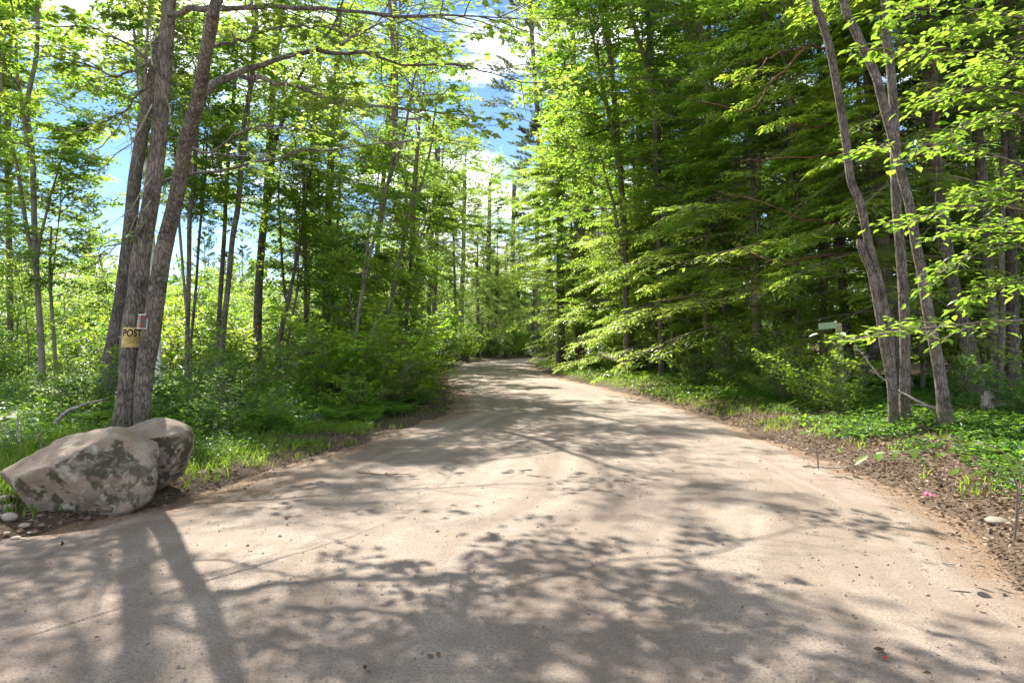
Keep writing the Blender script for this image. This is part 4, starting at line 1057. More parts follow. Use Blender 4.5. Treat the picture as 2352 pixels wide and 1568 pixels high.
def grey_stem(pts, d, widths, label, crowns, top=13, dd=0.0):
    return TP("maple_tree", pts, d, widths, 'bark_grey', label, crowns, top=top, dd=dd, sides=16, rough=.06)
DG = 10.9
gs, _ = grey_stem([(2054, 985), (2053, 950), (2050, 880), (2045, 800), (2039, 750), (2026, 680), (2009, 610), (1995, 557), (1977, 470), (1956, 420), (1948, 367), (1939, 297), (1921, 192), (1904, 105), (1883, 35), (1869, -10)], DG,
          [24, 20, 19, 18, 18, 18, 18, 18, 18, 18, 17, 17, 16, 16, 15, 14], "leftmost smooth grey stem of the right roadside clump, leaning left", [(8.5, BROAD[3], .9, .8, MID)], top=12)
P = spline(np.array([W(a, b, DG - .02) for a, b in [(2050, 975), (2046, 880), (2032, 802), (2018, 715), (2001, 627), (1984, 585), (1976, 560), (1973, 548)]]), 30)
put("trunk", build("trunk", [(*tube(P, np.interp(np.linspace(0, 1, 30), [0, .5, .85, 1], [.065, .06, .06, .03]), 14, .10, 3.0), 0, None)], [M['bark_grey']], loc=np.array(gs.location), smooth_mats=(0,), link=False), gs)
grey_stem([(2077, 972), (2077, 940), (2079, 820), (2075, 680), (2068, 575), (2058, 455), (2054, 280), (2047, 175), (2037, 87), (2033, -10)], DG + .35, [28, 23, 22, 21, 20, 20, 19, 18, 17, 16],
          "straight middle grey stem of the right roadside clump", [(8.2, BROAD[2], .9, .8, MID)])
grey_stem([(2171, 988), (2170, 960), (2163, 890), (2149, 802), (2131, 715), (2117, 627), (2103, 557), (2089, 470), (2075, 420), (2054, 332), (2040, 280), (2023, 217), (2012, 175), (1981, 105), (1956, 52), (1935, -10)], DG - .4,
          [36, 28, 25, 24, 23, 22, 21, 20, 20, 20, 19, 19, 19, 18, 18, 17], "rightmost mottled stem of the right roadside clump, leaning strongly left", [(8.0, BROAD[3], 1.0, .8, MID)], top=11)
TP("hemlock_tree", [(2246, 930), (2243, 911), (2225, 800), (2190, 660), (2163, 490), (2142, 315), (2135, 210), (2125, 40)], 14.5, [44, 36, 30, 27, 25, 23, 22, 18], 'bark_dark', "dark leaning trunk behind and right of the grey clump", [(4.5, HEM[1], .9, .8, MID)], top=14, sides=14)
TP("maple_tree", [(2285, 925), (2285, 904), (2285, 785), (2271, 645), (2264, 505), (2249, 350), (2240, 245), (2225, 80), (2219, 0)], 14.8, [28, 25, 24, 23, 22, 21, 20, 18, 17], 'bark_grey', "grey brown trunk beside the pale stump on the right", [(5.6, BROAD[1], .9, .7, COOL), (8.5, BROAD[0], 1.0, .7, MID)], top=13, sides=14)
TP("young_tree", [(2296, 925), (2297, 880), (2299, 820), (2303, 720), (2299, 575), (2306, 350), (2303, 175), (2299, 0)], 14.2, [15, 14, 14, 13, 13, 12, 12, 11], 'bark_grey', "narrow stem between two thicker trunks near the right edge", [(6.0, SLIM[1], 1.1, .7, MID)], top=11, sides=14)
TP("maple_tree", [(2326, 925), (2326, 900), (2327, 785), (2324, 640), (2322, 540), (2318, 300), (2312, 100), (2310, 0)], 15.2, [28, 25, 24, 23, 22, 20, 18, 16], 'bark_dark', "thick trunk near the right frame edge", [(5.2, BROAD[0], .8, .7, COOL), (8.5, BROAD[3], 1.0, .7, MID)], top=13, sides=14)

# leaning dead log, poles and sticks
def stick(name, pts, r0, r1, m, label, cat, n=18, forks=0, seed=0, drop=True):
    P = spline(np.array(pts), n); rr = np.random.default_rng(seed); P[1:-1] += rr.normal(0, r0 * .25, (n - 2, 3))
    if drop == 'flat': P[:, 2] = np.maximum(G(P[:, 0], P[:, 1]), road_z(P[:, 0], P[:, 1])) + r0 * (1.0 + rr.random(n))
    elif drop: P[:, 2] = np.maximum(P[:, 2], G(P[:, 0], P[:, 1]) + r0 * .5)
    parts = [(*tube(P, np.linspace(r0, r1, n), 8, .12, seed), 0, None)]
    for (sp, sd, sl) in side_shoots(P, np.linalg.norm(P[-1] - P[0]), rr, forks, .3, .7, .3, .1, .28) if forks else []:
        parts.append((*tube(curve(sp, sd, sl, 5, 0, .15, rr), np.linspace(r0 * .3, .002, 5), 4), 0, None))
    o = build(name, parts, [M[m]], smooth_mats=(0,), loc=P[0])
    return tag(o, label, cat)
stick("leaning_log", [W(1975, 880, 17), W(1990, 835, 17), W(2000, 812, 16.6), W(2020, 785, 16.4)], .13, .11, 'bark_dark', "short dark log propped at a slant behind the sign post", "log", seed=1)
stick("fallen_pole", [W(2185, 958, 10.6), W(2156, 942, 10.6), W(2093, 914, 10.8), W(2023, 865, 11.2), W(1970, 802, 11.5)], .030, .008, 'dead', "pale dead pole slanting across the feet of the grey stems", "branch", forks=4, seed=2, drop=False)
stick("fallen_limb", [W(1377, 812, 29), W(1410, 824, 28), W(1425, 828, 27.5), W(1446, 842, 27)], .10, .07, 'dead', "bleached broken limb lying on the far right bank", "branch", seed=3)
stick("bent_branch", [W(128, 972, 9.8), W(145, 952, 9.8), (W(165, 938, 9.6)), W(195, 927, 9.5), W(225, 920, 9.4)], .035, .012, 'dead', "grey branch arching out of the grass behind the boulders", "branch", forks=3, seed=4, drop=False)
stick("ground_stick", [W(1845, 1035, 8.8), W(1920, 1020, 8.8), W(2000, 1008, 8.9), W(2060, 1016, 8.9)], .012, .005, 'dead', "thin curved stick lying in the right verge herbs", "stick", seed=5, drop="flat")
stick("white_stick", [W(2165, 1256, 5.0), W(2192, 1268, 4.95)], .006, .005, 'dead', "short whitish stick at the right edge of the road", "stick", seed=6, drop="flat")
stick("pale_twig", [W(820, 1098, 8.4), W(880, 1108, 8.2), W(945, 1100, 8.2)], .008, .004, 'bark_red', "reddish curl of bark and needles on the shaded road edge", "bark", seed=7, drop="flat")
for k, (a, b, c_, lab) in enumerate([((40, 1003), (41, 958), 8.6, "cut pale stub standing in the grass, leftmost of three"), ((49, 1020), (48, 975), 8.2, "thin dark stub in the grass beside the pale cut one"), ((97, 1035), (92, 978), 8.0, "thin brown stem standing in grass left of the front boulder")]):
    stick("cut_stub", [W(*a, c_), W(*b, c_)], .014 if k == 0 else .008, .012 if k == 0 else .005, 'dead' if k == 0 else 'twig', lab, "stub", n=5, seed=8 + k, drop=False)

# stump on the right
st_c = W(2283, 945, 11.6); st_c[2] = g1(st_c[0], st_c[1])
th = np.linspace(0, 2 * np.pi, 26, endpoint=False)
rings = []
rst = np.random.default_rng(4)
for q in range(9):
    h = q / 8
    rad = .16 + .07 * (1 - h) ** 2 + .02 * np.sin(th * 5 + 1)
    top = .34 + .13 * (np.sin(th * 2 + .6) > .2) + rst.normal(0, .02, 26) if q == 0 else top
    rings.append(np.stack([rad * np.cos(th), rad * np.sin(th), h * top - .05], -1))
rings.append(np.stack([.1 * np.cos(th), .1 * np.sin(th), top * .75 - .05], -1)); rings.append(np.stack([.0 * th, .0 * th, top * 0 + .12], -1))
i = np.arange(10)[:, None] * 26; j = np.arange(26)[None, :]; k = (j + 1) % 26
o = build("stump", [(np.concatenate(rings), np.stack([i + j, i + k, i + 26 + k, i + 26 + j], -1).reshape(-1, 4), 0, None)], [M['dead']], smooth_mats=(0,)); o.location = st_c
tag(o, "splintered pale grey stump before the right hand trunks", "stump")

# sign post with blade
pp = W(1935, 905, 14.2); gz = g1(pp[0], pp[1])
sp_ = thing("sign_post", (pp[0], pp[1], gz), "pale timber post with a green sign blade, half hidden in leaves", "sign post", rz=R_(24))
sp_.rotation_euler = (0, R_(-4.0), R_(24))
hh = 1.65 + (784 - 742) / F * 14.2 - gz
def box(cx, cy_, cz, sx, sy, sz, bev=.006):
    a, b = sx / 2, sy / 2
    ring = [(-a + bev, -b), (a - bev, -b), (a, -b + bev), (a, b - bev), (a - bev, b), (-a + bev, b), (-a, b - bev), (-a, -b + bev)]
    V = np.array([(x, y, z) for z in (-sz / 2, sz / 2) for x, y in ring]) + np.array([cx, cy_, cz])
    f = np.array([(i, (i + 1) % 8, 8 + (i + 1) % 8, 8 + i) for i in range(8)])
    caps = np.array([(0, 7, 6), (0, 6, 5), (0, 5, 4), (0, 4, 3), (0, 3, 2), (0, 2, 1), (8, 9, 10), (8, 10, 11), (8, 11, 12), (8, 12, 13), (8, 13, 14), (8, 14, 15)])
    return V, f, caps
v, f, c_ = box(0, 0, hh / 2 - .1, .092, .092, hh + .2)
build("post", [(v, f, 0, None), (v, c_, 0, None)], [M['post']], parent=sp_)
v, f, c_ = box(-.33, -.02, hh - .03, .52, .005, .13, .001)
build("blade", [(v, f, 0, None), (v, c_, 0, None)], [M['plate']], parent=sp_)
v, f, c_ = box(-.055, -.02, hh - .03, .05, .012, .04, .002)
build("bracket", [(v, f, 0, None), (v, c_, 0, None)], [M['white']], parent=sp_)

# flagging scraps
def scrap(name, p, s, m, label, cat, seed):
    r = np.random.default_rng(seed); n = 7
    c = curve((0, 0, 0), (1, .2, .3), s, n, -.1, .5, r); w = np.array([0, s * .12, s * .06])
    V = np.concatenate([c - w, c + w]); i = np.arange(n - 1)
    o = build(name, [(V, np.stack([i, i + 1, i + n + 1, i + n], -1), 0, None)], [M[m]]); o.location = p
    return tag(o, label, cat)
p = W(2056, 312, 10.5); scrap("ribbon", p, .13, 'orange', "orange ribbon scrap on the mottled leaning stem", "ribbon", 3)
p = W(2122, 1108, 7.2); p[2] = g1(p[0], p[1]) + .02; scrap("ribbon", p, .13, 'pink', "pink ribbon scrap lying in leaves on the right verge", "ribbon", 4)
p = W(2036, 1532, 3.46); p[2] = float(road_z(p[:1], p[1:2])[0]) + .012
def leafling(name, p, s, m, label, n, seed):
    r = np.random.default_rng(seed)
    pos = p + r.normal(0, .018, (n, 3)) * np.array([1, 1, .0]); ax = r.normal(0, 1, (n, 3)); ax[:, 2] = abs(ax[:, 2]) * .25; nm = r.normal(0, .35, (n, 3)); nm[:, 2] += 1
    v, f, k = leaves(pos, ax, nm, np.full(n, s), T_BEECH)
    return tag(build(name, [(v, f, 0, None)], [M[m]], loc=p), label, "leaf")
leafling("fallen_leaf", p, .045, 'redleaf', "small red fallen leaf on the road near the lower right", 1, 5)
p = W(2030, 1518, 3.5); p[2] = float(road_z(p[:1], p[1:2])[0]) + .012
leafling("fallen_leaf", p, .05, 'browndead', "curled dark dead leaf lying beside the red one on the road", 4, 6)
p = W(1005, 1535, 3.45); p[2] = float(road_z(p[:1], p[1:2])[0]) + .01
leafling("fallen_leaf", p, .05, 'browndead', "dark leaf scrap on the shaded road at bottom centre", 2, 7)
p = W(250, 1718 * .784, 4.5)

# ------------------------------------------------------------------ near beech at the right edge
r4 = np.random.default_rng(21)
bx, by = 5.25, 6.4
bee = thing("beech_sapling", (bx, by, g1(bx, by)), "young beech at the right edge with flat layered sprays of large leaves", "tree")
bl = np.array([bx, by, g1(bx, by)])
lead = curve(bl - np.array([0, 0, .1]), (-.03, .02, 1), 7.5, 14, .02, .03, r4)
put("trunk", build("trunk", [(*tube(lead, np.linspace(.045, .012, 14), 10, .05), 0, None)], [M['bark_smooth']], loc=bl, smooth_mats=(0,), link=False), bee)
for (p0, p1, p2, d1) in (((2420, 730), (2200, 742), (2000, 772), 6.2), ((2420, 600), (2280, 560), (2160, 620), 6.6), ((2430, 500), (2250, 470), (2090, 505), 6.5), ((2420, 400), (2220, 340), (2010, 330), 6.3), ((2420, 250), (2280, 200), (2150, 230), 6.6), ((2430, 180), (2230, 120), (2050, 110), 6.2),
                         ((2430, 60), (2240, 20), (2060, 30), 6.0), ((2430, -40), (2300, -60), (2120, -40), 6.2), ((2430, 330), (2320, 260), (2190, 300), 5.9), ((2430, 460), (2330, 430), (2250, 440), 6.0), ((2430, 660), (2340, 640), (2250, 670), 6.6), ((2430, 120), (2330, 60), (2200, 70), 5.9), ((2430, 560), (2320, 520), (2200, 530), 6.9), ((2430, 200), (2330, 150), (2240, 170), 6.9)):
    P = spline(np.array([W(*p0, by), W(*p1, (by + d1) / 2), W(*p2, d1)]), 12); P[1:-1] += r4.normal(0, .01, (10, 3))
    L = np.linalg.norm(P[-1] - P[0])
    wood, lp = shoots_on(P, L, r4, 9, 3, .18, 5, .088, T_BEECH, 'beech', .005, .28, tilt=.22, droop=.12, lift=0.0)
    build("limb", [(*tube(P, np.linspace(.011, .003, 12), 5), 0, None)] + [(*tube(*w_), 0, None) for w_ in wood] + [lp], [M['twig'], M['beech']], parent=bee, loc=bl, smooth_mats=(0,))

def one_leaf(t, m, name="leaf"):
    v, f, k = leaves(np.zeros((1, 3)), np.array([[0, 1., 0]]), np.array([[0, 0, 1.]]), np.ones(1), t)
    me = build(name, [(v, f, 0, np.full(len(v), .6))], [M[m]], link=False, smooth_mats=(0,))
    return me
LEAF_B = one_leaf(T_BEECH, 'beech')
LEAF_R = one_leaf((T_BEECH[0] * np.array([1.6, .9, 1]), T_BEECH[1]), 'herb')
def seedling(name, base, stems, label, lm, size, seed):
    r = np.random.default_rng(seed)
    root = thing(name, base, label, "plant"); B = np.array(base)
    parts = []
    for pts, leafat in stems:
        P = spline(np.array(pts), 12); parts.append((*tube(P, np.linspace(.006, .002, 12), 5), 0, None))
        for k, s in enumerate(leafat):
            p, t = at(P, min(s, .999)); h = norm(np.array([t[1], -t[0], 0]) + 1e-6)
            ax = t * .7 + (1 if k % 2 else -1) * h * (.9 if s < .99 else .1) + np.array([0, 0, -.25 + r.normal(0, .12)])
            nm = np.array([r.normal(0, .25), -.25 + r.normal(0, .2), 1.0])
            y = norm(ax); x = norm(np.cross(y, nm)); z = np.cross(x, y)
            o = put("leaf", lm, root); o.matrix_local = Matrix.Translation(Vector(p - B)) @ Matrix((x, y, z)).transposed().to_4x4() @ Matrix.Scale(size * r.uniform(.75, 1.2), 4)
            q = r.uniform(.85, 1.2); o.color = (q, q, q * .9, 1)
    build("stem", parts, [M['twig']], parent=root, loc=B, smooth_mats=(0,))
    return root
b0 = W(2330, 1160, 5.5); b0[2] = g1(b0[0], b0[1])
seedling("beech_seedling", b0, [([b0, W(2330, 1090, 5.5), W(2240, 1050, 5.4), W(2100, 1035, 5.2), W(1995, 1045, 5.1)], [.45, .5, .56, .61, .66, .71, .76, .81, .86, .9, .95, 1]), ([b0, W(2345, 1090, 5.5), W(2290, 1030, 5.6), W(2180, 1000, 5.7)], [.5, .6, .68, .76, .84, .92, 1]),
                               ([W(2335, 1110, 5.5), W(2280, 1090, 5.3), W(2200, 1075, 5.1)], [.4, .6, .75, .9, 1]), ([b0, W(2350, 1060, 5.6), W(2400, 1030, 5.6)], [.4, .55, .7, .85, 1])],
         "low beech seedling with big lime green leaves over the right verge litter", LEAF_B, .115, 5)
b1 = W(-6, 1010, 7.8); b1[2] = g1(b1[0], b1[1])
seedling("knotweed_plant", b1, [([b1, W(0, 975, 7.8), W(14, 955, 7.7), W(28, 942, 7.7)], [.4, .5, .6, .7, .8, .9, 1]), ([b1, W(-10, 960, 7.8), W(5, 985, 7.6), W(22, 990, 7.5)], [.6, .75, .9, 1])], "round leaved plant poking in at the left frame edge", LEAF_R, .11, 6)
b2 = W(1880, 1030, 8.7); b2[2] = g1(b2[0], b2[1])
seedling("oak_seedling", b2, [([b2, W(1878, 1000, 8.7), W(1890, 985, 8.7)], [.5, .65, .8, .9, 1]), ([b2, W(1870, 1000, 8.6), W(1855, 992, 8.6)], [.5, .7, .85, 1])], "pale green seedling standing alone near the road's right edge", LEAF_B, .12, 7)

# ------------------------------------------------------------------ shrubs and saplings
def shrub(x, y, k, s, tint, label, group, sz=None):
    root = thing("shrub", (x, y, g1(x, y)), label, "shrub", group, rz=random.uniform(0, 6.28))
    for me, nm in zip(BUSH[k], ("foliage", "stem")):
        o = put(nm, me, root); o.scale = (s, s, s * (sz or 1)); o.color = (*tint, 1)
    return root
def sapling(x, y, k, s, tint, label, group, th=1.0):
    z = g1(x, y); root = thing("sapling", (x, y, z), label, "young tree", group)
    P = curve((x, y, z - .08), (random.uniform(-.05, .05), 0, 1), th * s + .5, 6, 0, .03, rng)
    me, Q = trunk_mesh(P, [.028 * s, .02 * s], 7, 'bark_smooth', np.array([x, y, z]), n=8, flare=.2)
    put("trunk", me, root)
    add_crown(root, SAPL[k], Q[-3], None, s, s, tint)
    return root
def scatter(n, fx, fy, minout, seed, maxout=99, gap=.9, pts=None):
    r = np.random.default_rng(seed); out = list(pts or []); new = []; tries = 0
    while len(new) < n and tries < n * 60:
        tries += 1; y = r.uniform(*fy); x = fx(y, r)
        s = float(inside(np.array([x]), np.array([y]))[0])
        if -s < minout or -s > maxout: continue
        if any((x - a) ** 2 + (y - b) ** 2 < gap * gap for a, b in out): continue
        out.append((x, y)); new.append((x, y))
    return new
# left verge, low and shaded
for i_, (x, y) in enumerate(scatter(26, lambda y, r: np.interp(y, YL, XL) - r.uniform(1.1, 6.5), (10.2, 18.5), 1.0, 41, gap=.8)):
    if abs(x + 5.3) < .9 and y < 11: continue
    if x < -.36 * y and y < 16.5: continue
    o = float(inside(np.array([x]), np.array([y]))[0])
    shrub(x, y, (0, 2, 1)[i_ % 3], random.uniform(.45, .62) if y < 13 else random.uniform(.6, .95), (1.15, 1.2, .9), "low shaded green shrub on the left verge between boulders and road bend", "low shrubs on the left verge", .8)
for (px, d, s, k, t, lab) in [(900, 16.3, 1.25, 1, (1.5, 1.4, .8), "sunlit rounded shrub on the left verge, crowding the road edge"), (960, 17.8, 1.1, 0, (1.5, 1.4, .8), "bright shrub touching the road's left edge at its narrow point"), (835, 17.2, 1.7, 0, (1.4, 1.35, .85), "taller shrub behind the sunlit rounded one"),  # raised tints put sunshine into the leaf colour of these shrubs
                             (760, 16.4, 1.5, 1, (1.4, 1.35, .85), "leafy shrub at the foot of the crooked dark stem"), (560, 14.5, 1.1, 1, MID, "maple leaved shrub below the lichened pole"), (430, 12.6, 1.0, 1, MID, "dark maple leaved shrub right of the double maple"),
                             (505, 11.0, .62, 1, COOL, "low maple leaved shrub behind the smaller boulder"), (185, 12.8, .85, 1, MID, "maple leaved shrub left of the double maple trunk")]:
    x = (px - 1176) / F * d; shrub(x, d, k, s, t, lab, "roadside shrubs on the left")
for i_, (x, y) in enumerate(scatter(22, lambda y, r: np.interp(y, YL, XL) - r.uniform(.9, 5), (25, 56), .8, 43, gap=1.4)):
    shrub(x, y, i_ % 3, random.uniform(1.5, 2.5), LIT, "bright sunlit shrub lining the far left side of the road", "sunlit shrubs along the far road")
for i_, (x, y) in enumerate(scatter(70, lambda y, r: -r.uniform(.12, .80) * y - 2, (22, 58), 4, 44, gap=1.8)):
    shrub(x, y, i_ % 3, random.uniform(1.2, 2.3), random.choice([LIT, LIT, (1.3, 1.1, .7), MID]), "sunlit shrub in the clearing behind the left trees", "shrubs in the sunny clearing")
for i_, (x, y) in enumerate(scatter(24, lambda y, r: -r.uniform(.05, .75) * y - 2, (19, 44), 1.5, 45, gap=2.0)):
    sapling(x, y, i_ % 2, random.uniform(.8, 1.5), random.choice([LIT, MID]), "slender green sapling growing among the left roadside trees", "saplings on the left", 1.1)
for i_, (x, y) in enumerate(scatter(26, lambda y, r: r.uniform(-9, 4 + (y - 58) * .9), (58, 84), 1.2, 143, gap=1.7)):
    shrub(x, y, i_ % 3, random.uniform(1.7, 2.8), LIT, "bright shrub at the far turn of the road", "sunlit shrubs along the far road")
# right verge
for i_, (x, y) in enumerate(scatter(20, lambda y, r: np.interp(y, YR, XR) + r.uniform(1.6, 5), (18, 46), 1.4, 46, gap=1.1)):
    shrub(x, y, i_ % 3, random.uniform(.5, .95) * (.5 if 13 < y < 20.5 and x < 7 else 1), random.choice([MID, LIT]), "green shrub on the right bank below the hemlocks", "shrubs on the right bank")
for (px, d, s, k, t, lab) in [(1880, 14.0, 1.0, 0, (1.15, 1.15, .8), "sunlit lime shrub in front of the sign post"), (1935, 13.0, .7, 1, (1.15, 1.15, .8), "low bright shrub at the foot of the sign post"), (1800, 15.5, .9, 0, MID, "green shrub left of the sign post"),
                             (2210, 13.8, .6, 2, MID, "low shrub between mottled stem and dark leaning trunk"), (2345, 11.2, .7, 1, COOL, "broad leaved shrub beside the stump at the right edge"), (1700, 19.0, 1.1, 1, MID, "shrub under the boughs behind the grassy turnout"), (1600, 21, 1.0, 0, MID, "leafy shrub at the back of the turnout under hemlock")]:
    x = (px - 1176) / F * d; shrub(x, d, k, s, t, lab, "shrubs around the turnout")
for i_, (x, y) in enumerate(scatter(26, lambda y, r: np.interp(y, YR, XR) + r.uniform(4, 22), (13, 48), 3.5, 47, gap=1.8)):
    sapling(x, y, i_ % 2, random.uniform(.7, 1.4), random.choice([MID, COOL, LIT]), "thin understory sapling in the shade of the right woods", "understory saplings on the right", 1.2)

# ------------------------------------------------------------------ background woods: every tree its own object
TURNOUT = lambda x, y: 13 < y < 20.5 and x < 7.2
def wood_tree(x, y, kind, s, label, group, tint):
    z = g1(x, y); root = thing(kind + "_tree", (x, y, z), label, "tree", group)
    Ht = {'hemlock': 15, 'maple': 14, 'oak': 15, 'pine': 22}[kind] * s
    P = curve((x, y, z - .1), (random.uniform(-.06, .06), random.uniform(-.05, .05), 1), Ht * .8, 6, .02, .015, rng)
    rr = random.uniform(.10, .18) * s
    me, Q = trunk_mesh(P, [rr, rr * .55], 8, 'bark_dark' if kind != 'maple' else 'bark_grey', np.array([x, y, z]), n=10, flare=.3)
    put("trunk", me, root)
    if kind == 'hemlock': add_crown(root, random.choice(HEM), Q[1], None, s * random.uniform(.85, 1.15), s * 1.05, tint)
    elif kind == 'pine': add_crown(root, random.choice(PINE), Q[5], None, s * 1.1, s, tint)
    else:
        add_crown(root, random.choice(AIRY if x > 0 and y < 64 else BROAD), Q[3 if y < 64 else 2], None, s * random.uniform(.95, 1.2), s * .75, tint)
        add_crown(root, random.choice(AIRY), Q[6], None, s * random.uniform(1.0, 1.25), s * .8, tint)
    return root
pts = []
pr = scatter(44, lambda y, r: np.interp(y, YR, XR) + 3 + r.random() ** 1.2 * (8 + .75 * y), (15, 64), 5.5, 51, gap=2.5)
for i_, (x, y) in enumerate(pr):
    if x > .9 * y + 6: continue
    kd = random.choice(['hemlock', 'maple', 'maple', 'oak', 'maple'])
    wood_tree(x, y, kd, random.uniform(.85, 1.2), {"hemlock": "dark hemlock deep in the right hand woods", "maple": "leafy maple deep in the right hand woods", "oak": "tall oak deep in the right hand woods"}[kd], kd + "s in the right hand woods", random.choice([MID, LIT, COOL, LIT]))
plf = scatter(34, lambda y, r: -(.02 + .85 * r.random()) * y - 2, (58, 95), 6, 52, gap=3.5)
for i_, (x, y) in enumerate(plf):
    kd = random.choice(['hemlock', 'maple', 'oak', 'pine'])
    wood_tree(x, y, kd, random.uniform(.55, .8), {"hemlock": "hemlock in the treeline beyond the clearing", "maple": "maple in the treeline beyond the clearing", "oak": "oak in the treeline beyond the clearing", "pine": "pine in the treeline beyond the clearing"}[kd], kd + "s beyond the clearing", random.choice([LIT, MID]))
pc = scatter(46, lambda y, r: r.uniform(-.20, .34) * y, (66, 105), 3, 53, gap=2.8)
for i_, (x, y) in enumerate(pc):
    kd = random.choice(['hemlock', 'maple', 'maple'])
    wood_tree(x, y, kd, random.uniform(.8, 1.1), {"hemlock": "hemlock in the far woods past the road bend", "maple": "maple in the far woods past the road bend"}[kd], kd + "s past the road bend", random.choice([LIT, MID, COOL]))

# leafy trees filling the roadside edges
for i_, (x, y) in enumerate(scatter(9, lambda y, r: np.interp(y, YL, XL) - r.uniform(1.5, 7.5), (21.0, 48), 1.6, 54, gap=2.8)):
    z = g1(x, y); lo = random.uniform(.6, 2.2); k = i_ % 2
    root = thing("maple_tree" if k else "oak_tree", (x, y, z), ("leafy young maple" if k else "leafy young oak") + " filling the left roadside edge", "tree", "young trees filling the left edge")
    Hh = random.uniform(8.5, 11.5)
    P = curve((x, y, z - .1), (random.uniform(-.05, .08), random.uniform(-.05, .05), 1), Hh * .8, 6, .02, .02, rng)
    me, Q = trunk_mesh(P, [.075, .04], 8, 'bark_grey' if k else 'bark_dark', np.array([x, y, z]), n=10, flare=.3); put("trunk", me, root)
    add_crown(root, SLIM[k], Q[max(1, int(lo))], None, random.uniform(1.0, 1.3), random.uniform(.5, .65), random.choice([LIT, LIT, MID]))
    add_crown(root, AIRY[k == 0], Q[5], None, random.uniform(.7, .95), random.uniform(.5, .7), random.choice([LIT, MID]))
for i_, (x, y) in enumerate(scatter(30, lambda y, r: -r.uniform(.14, .80) * y, (30, 54), 3, 55, gap=2.8)):
    z = g1(x, y); k = i_ % 2
    root = thing("young_tree", (x, y, z), "bushy young tree in the sunlit clearing behind the far left stems", "young tree", "young trees in the clearing")
    P = curve((x, y, z - .1), (0, 0, 1), 3.2, 6, .02, .03, rng)
    me, Q = trunk_mesh(P, [.05, .03], 7, 'bark_smooth', np.array([x, y, z]), n=8, flare=.3); put("trunk", me, root)
    add_crown(root, (SLIM + BROAD)[i_ % 4], Q[1], None, random.uniform(.9, 1.3) * (1 if i_ % 4 < 2 else .7), random.uniform(.42, .58), random.choice([LIT, LIT, MID]))
for i_, (x, y) in enumerate(scatter(9, lambda y, r: np.interp(y, YR, XR) + r.uniform(2.2, 7), (19, 46), 2.2, 56, gap=2.6)):
    if x > .62 * y: continue
    z = g1(x, y); root = thing("hemlock_tree", (x, y, z), "young hemlock with low feathery boughs crowding the right bank", "tree", "young hemlocks on the right bank")
    P = curve((x, y, z - .1), (random.uniform(-.04, .04), 0, 1), 7, 6, .02, .015, rng)
    me, Q = trunk_mesh(P, [.08, .04], 8, 'bark_dark', np.array([x, y, z]), n=10, flare=.3); put("trunk", me, root)
    q = random.uniform(.75, 1.1); add_crown(root, HEM[i_ % 3], Q[1], None, q, q * random.uniform(.7, .95), HT)

for i_, (x, y) in enumerate(scatter(14, lambda y, r: np.interp(y, YR, XR) + r.uniform(1.8, 6.5), (21, 50), 1.8, 57, gap=2.6)):
    z = g1(x, y); k = i_ % 2
    root = thing("maple_tree" if k else "oak_tree", (x, y, z), ("fresh green young maple" if k else "fresh green young oak") + " among the hemlocks on the right bank", "tree", "young broadleaf trees on the right bank")
    P = curve((x, y, z - .1), (random.uniform(-.10, .02), random.uniform(-.05, .05), 1), 7.5, 6, .02, .02, rng)
    me, Q = trunk_mesh(P, [.07, .035], 8, 'bark_smooth', np.array([x, y, z]), n=10, flare=.3); put("trunk", me, root)
    add_crown(root, SLIM[k], Q[2], None, random.uniform(.9, 1.2), random.uniform(.5, .65), LIT)
    add_crown(root, AIRY[1 - k], Q[5], None, random.uniform(.7, .95), random.uniform(.55, .75), LIT)

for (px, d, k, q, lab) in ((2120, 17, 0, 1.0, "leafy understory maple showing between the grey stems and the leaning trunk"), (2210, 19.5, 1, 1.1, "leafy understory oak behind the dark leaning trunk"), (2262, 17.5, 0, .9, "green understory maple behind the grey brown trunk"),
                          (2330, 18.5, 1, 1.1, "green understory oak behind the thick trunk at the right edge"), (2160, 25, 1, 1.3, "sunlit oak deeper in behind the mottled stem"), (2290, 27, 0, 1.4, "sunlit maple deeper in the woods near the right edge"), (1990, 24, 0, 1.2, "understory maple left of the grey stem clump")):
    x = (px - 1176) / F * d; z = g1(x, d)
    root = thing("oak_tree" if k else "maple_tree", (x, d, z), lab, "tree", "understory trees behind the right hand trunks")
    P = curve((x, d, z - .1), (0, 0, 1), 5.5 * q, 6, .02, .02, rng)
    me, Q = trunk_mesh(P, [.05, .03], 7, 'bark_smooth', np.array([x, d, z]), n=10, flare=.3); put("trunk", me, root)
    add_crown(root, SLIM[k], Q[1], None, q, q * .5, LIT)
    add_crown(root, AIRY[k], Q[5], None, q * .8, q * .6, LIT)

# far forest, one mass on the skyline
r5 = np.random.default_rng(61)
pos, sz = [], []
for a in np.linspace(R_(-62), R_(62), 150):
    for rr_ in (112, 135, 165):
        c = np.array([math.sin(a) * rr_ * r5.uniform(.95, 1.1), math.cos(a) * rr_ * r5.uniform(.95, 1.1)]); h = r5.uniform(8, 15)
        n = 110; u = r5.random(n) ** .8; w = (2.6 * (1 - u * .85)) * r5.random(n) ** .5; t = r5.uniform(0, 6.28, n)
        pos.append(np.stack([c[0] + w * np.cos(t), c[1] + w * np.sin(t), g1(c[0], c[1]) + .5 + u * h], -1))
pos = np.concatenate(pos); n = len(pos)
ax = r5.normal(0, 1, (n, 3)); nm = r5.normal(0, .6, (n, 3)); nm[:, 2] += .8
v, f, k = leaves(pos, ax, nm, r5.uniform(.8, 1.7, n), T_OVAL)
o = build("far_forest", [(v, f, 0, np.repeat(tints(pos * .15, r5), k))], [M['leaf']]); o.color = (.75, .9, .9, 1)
tag(o, "distant mixed forest along the skyline", None, None, "stuff")

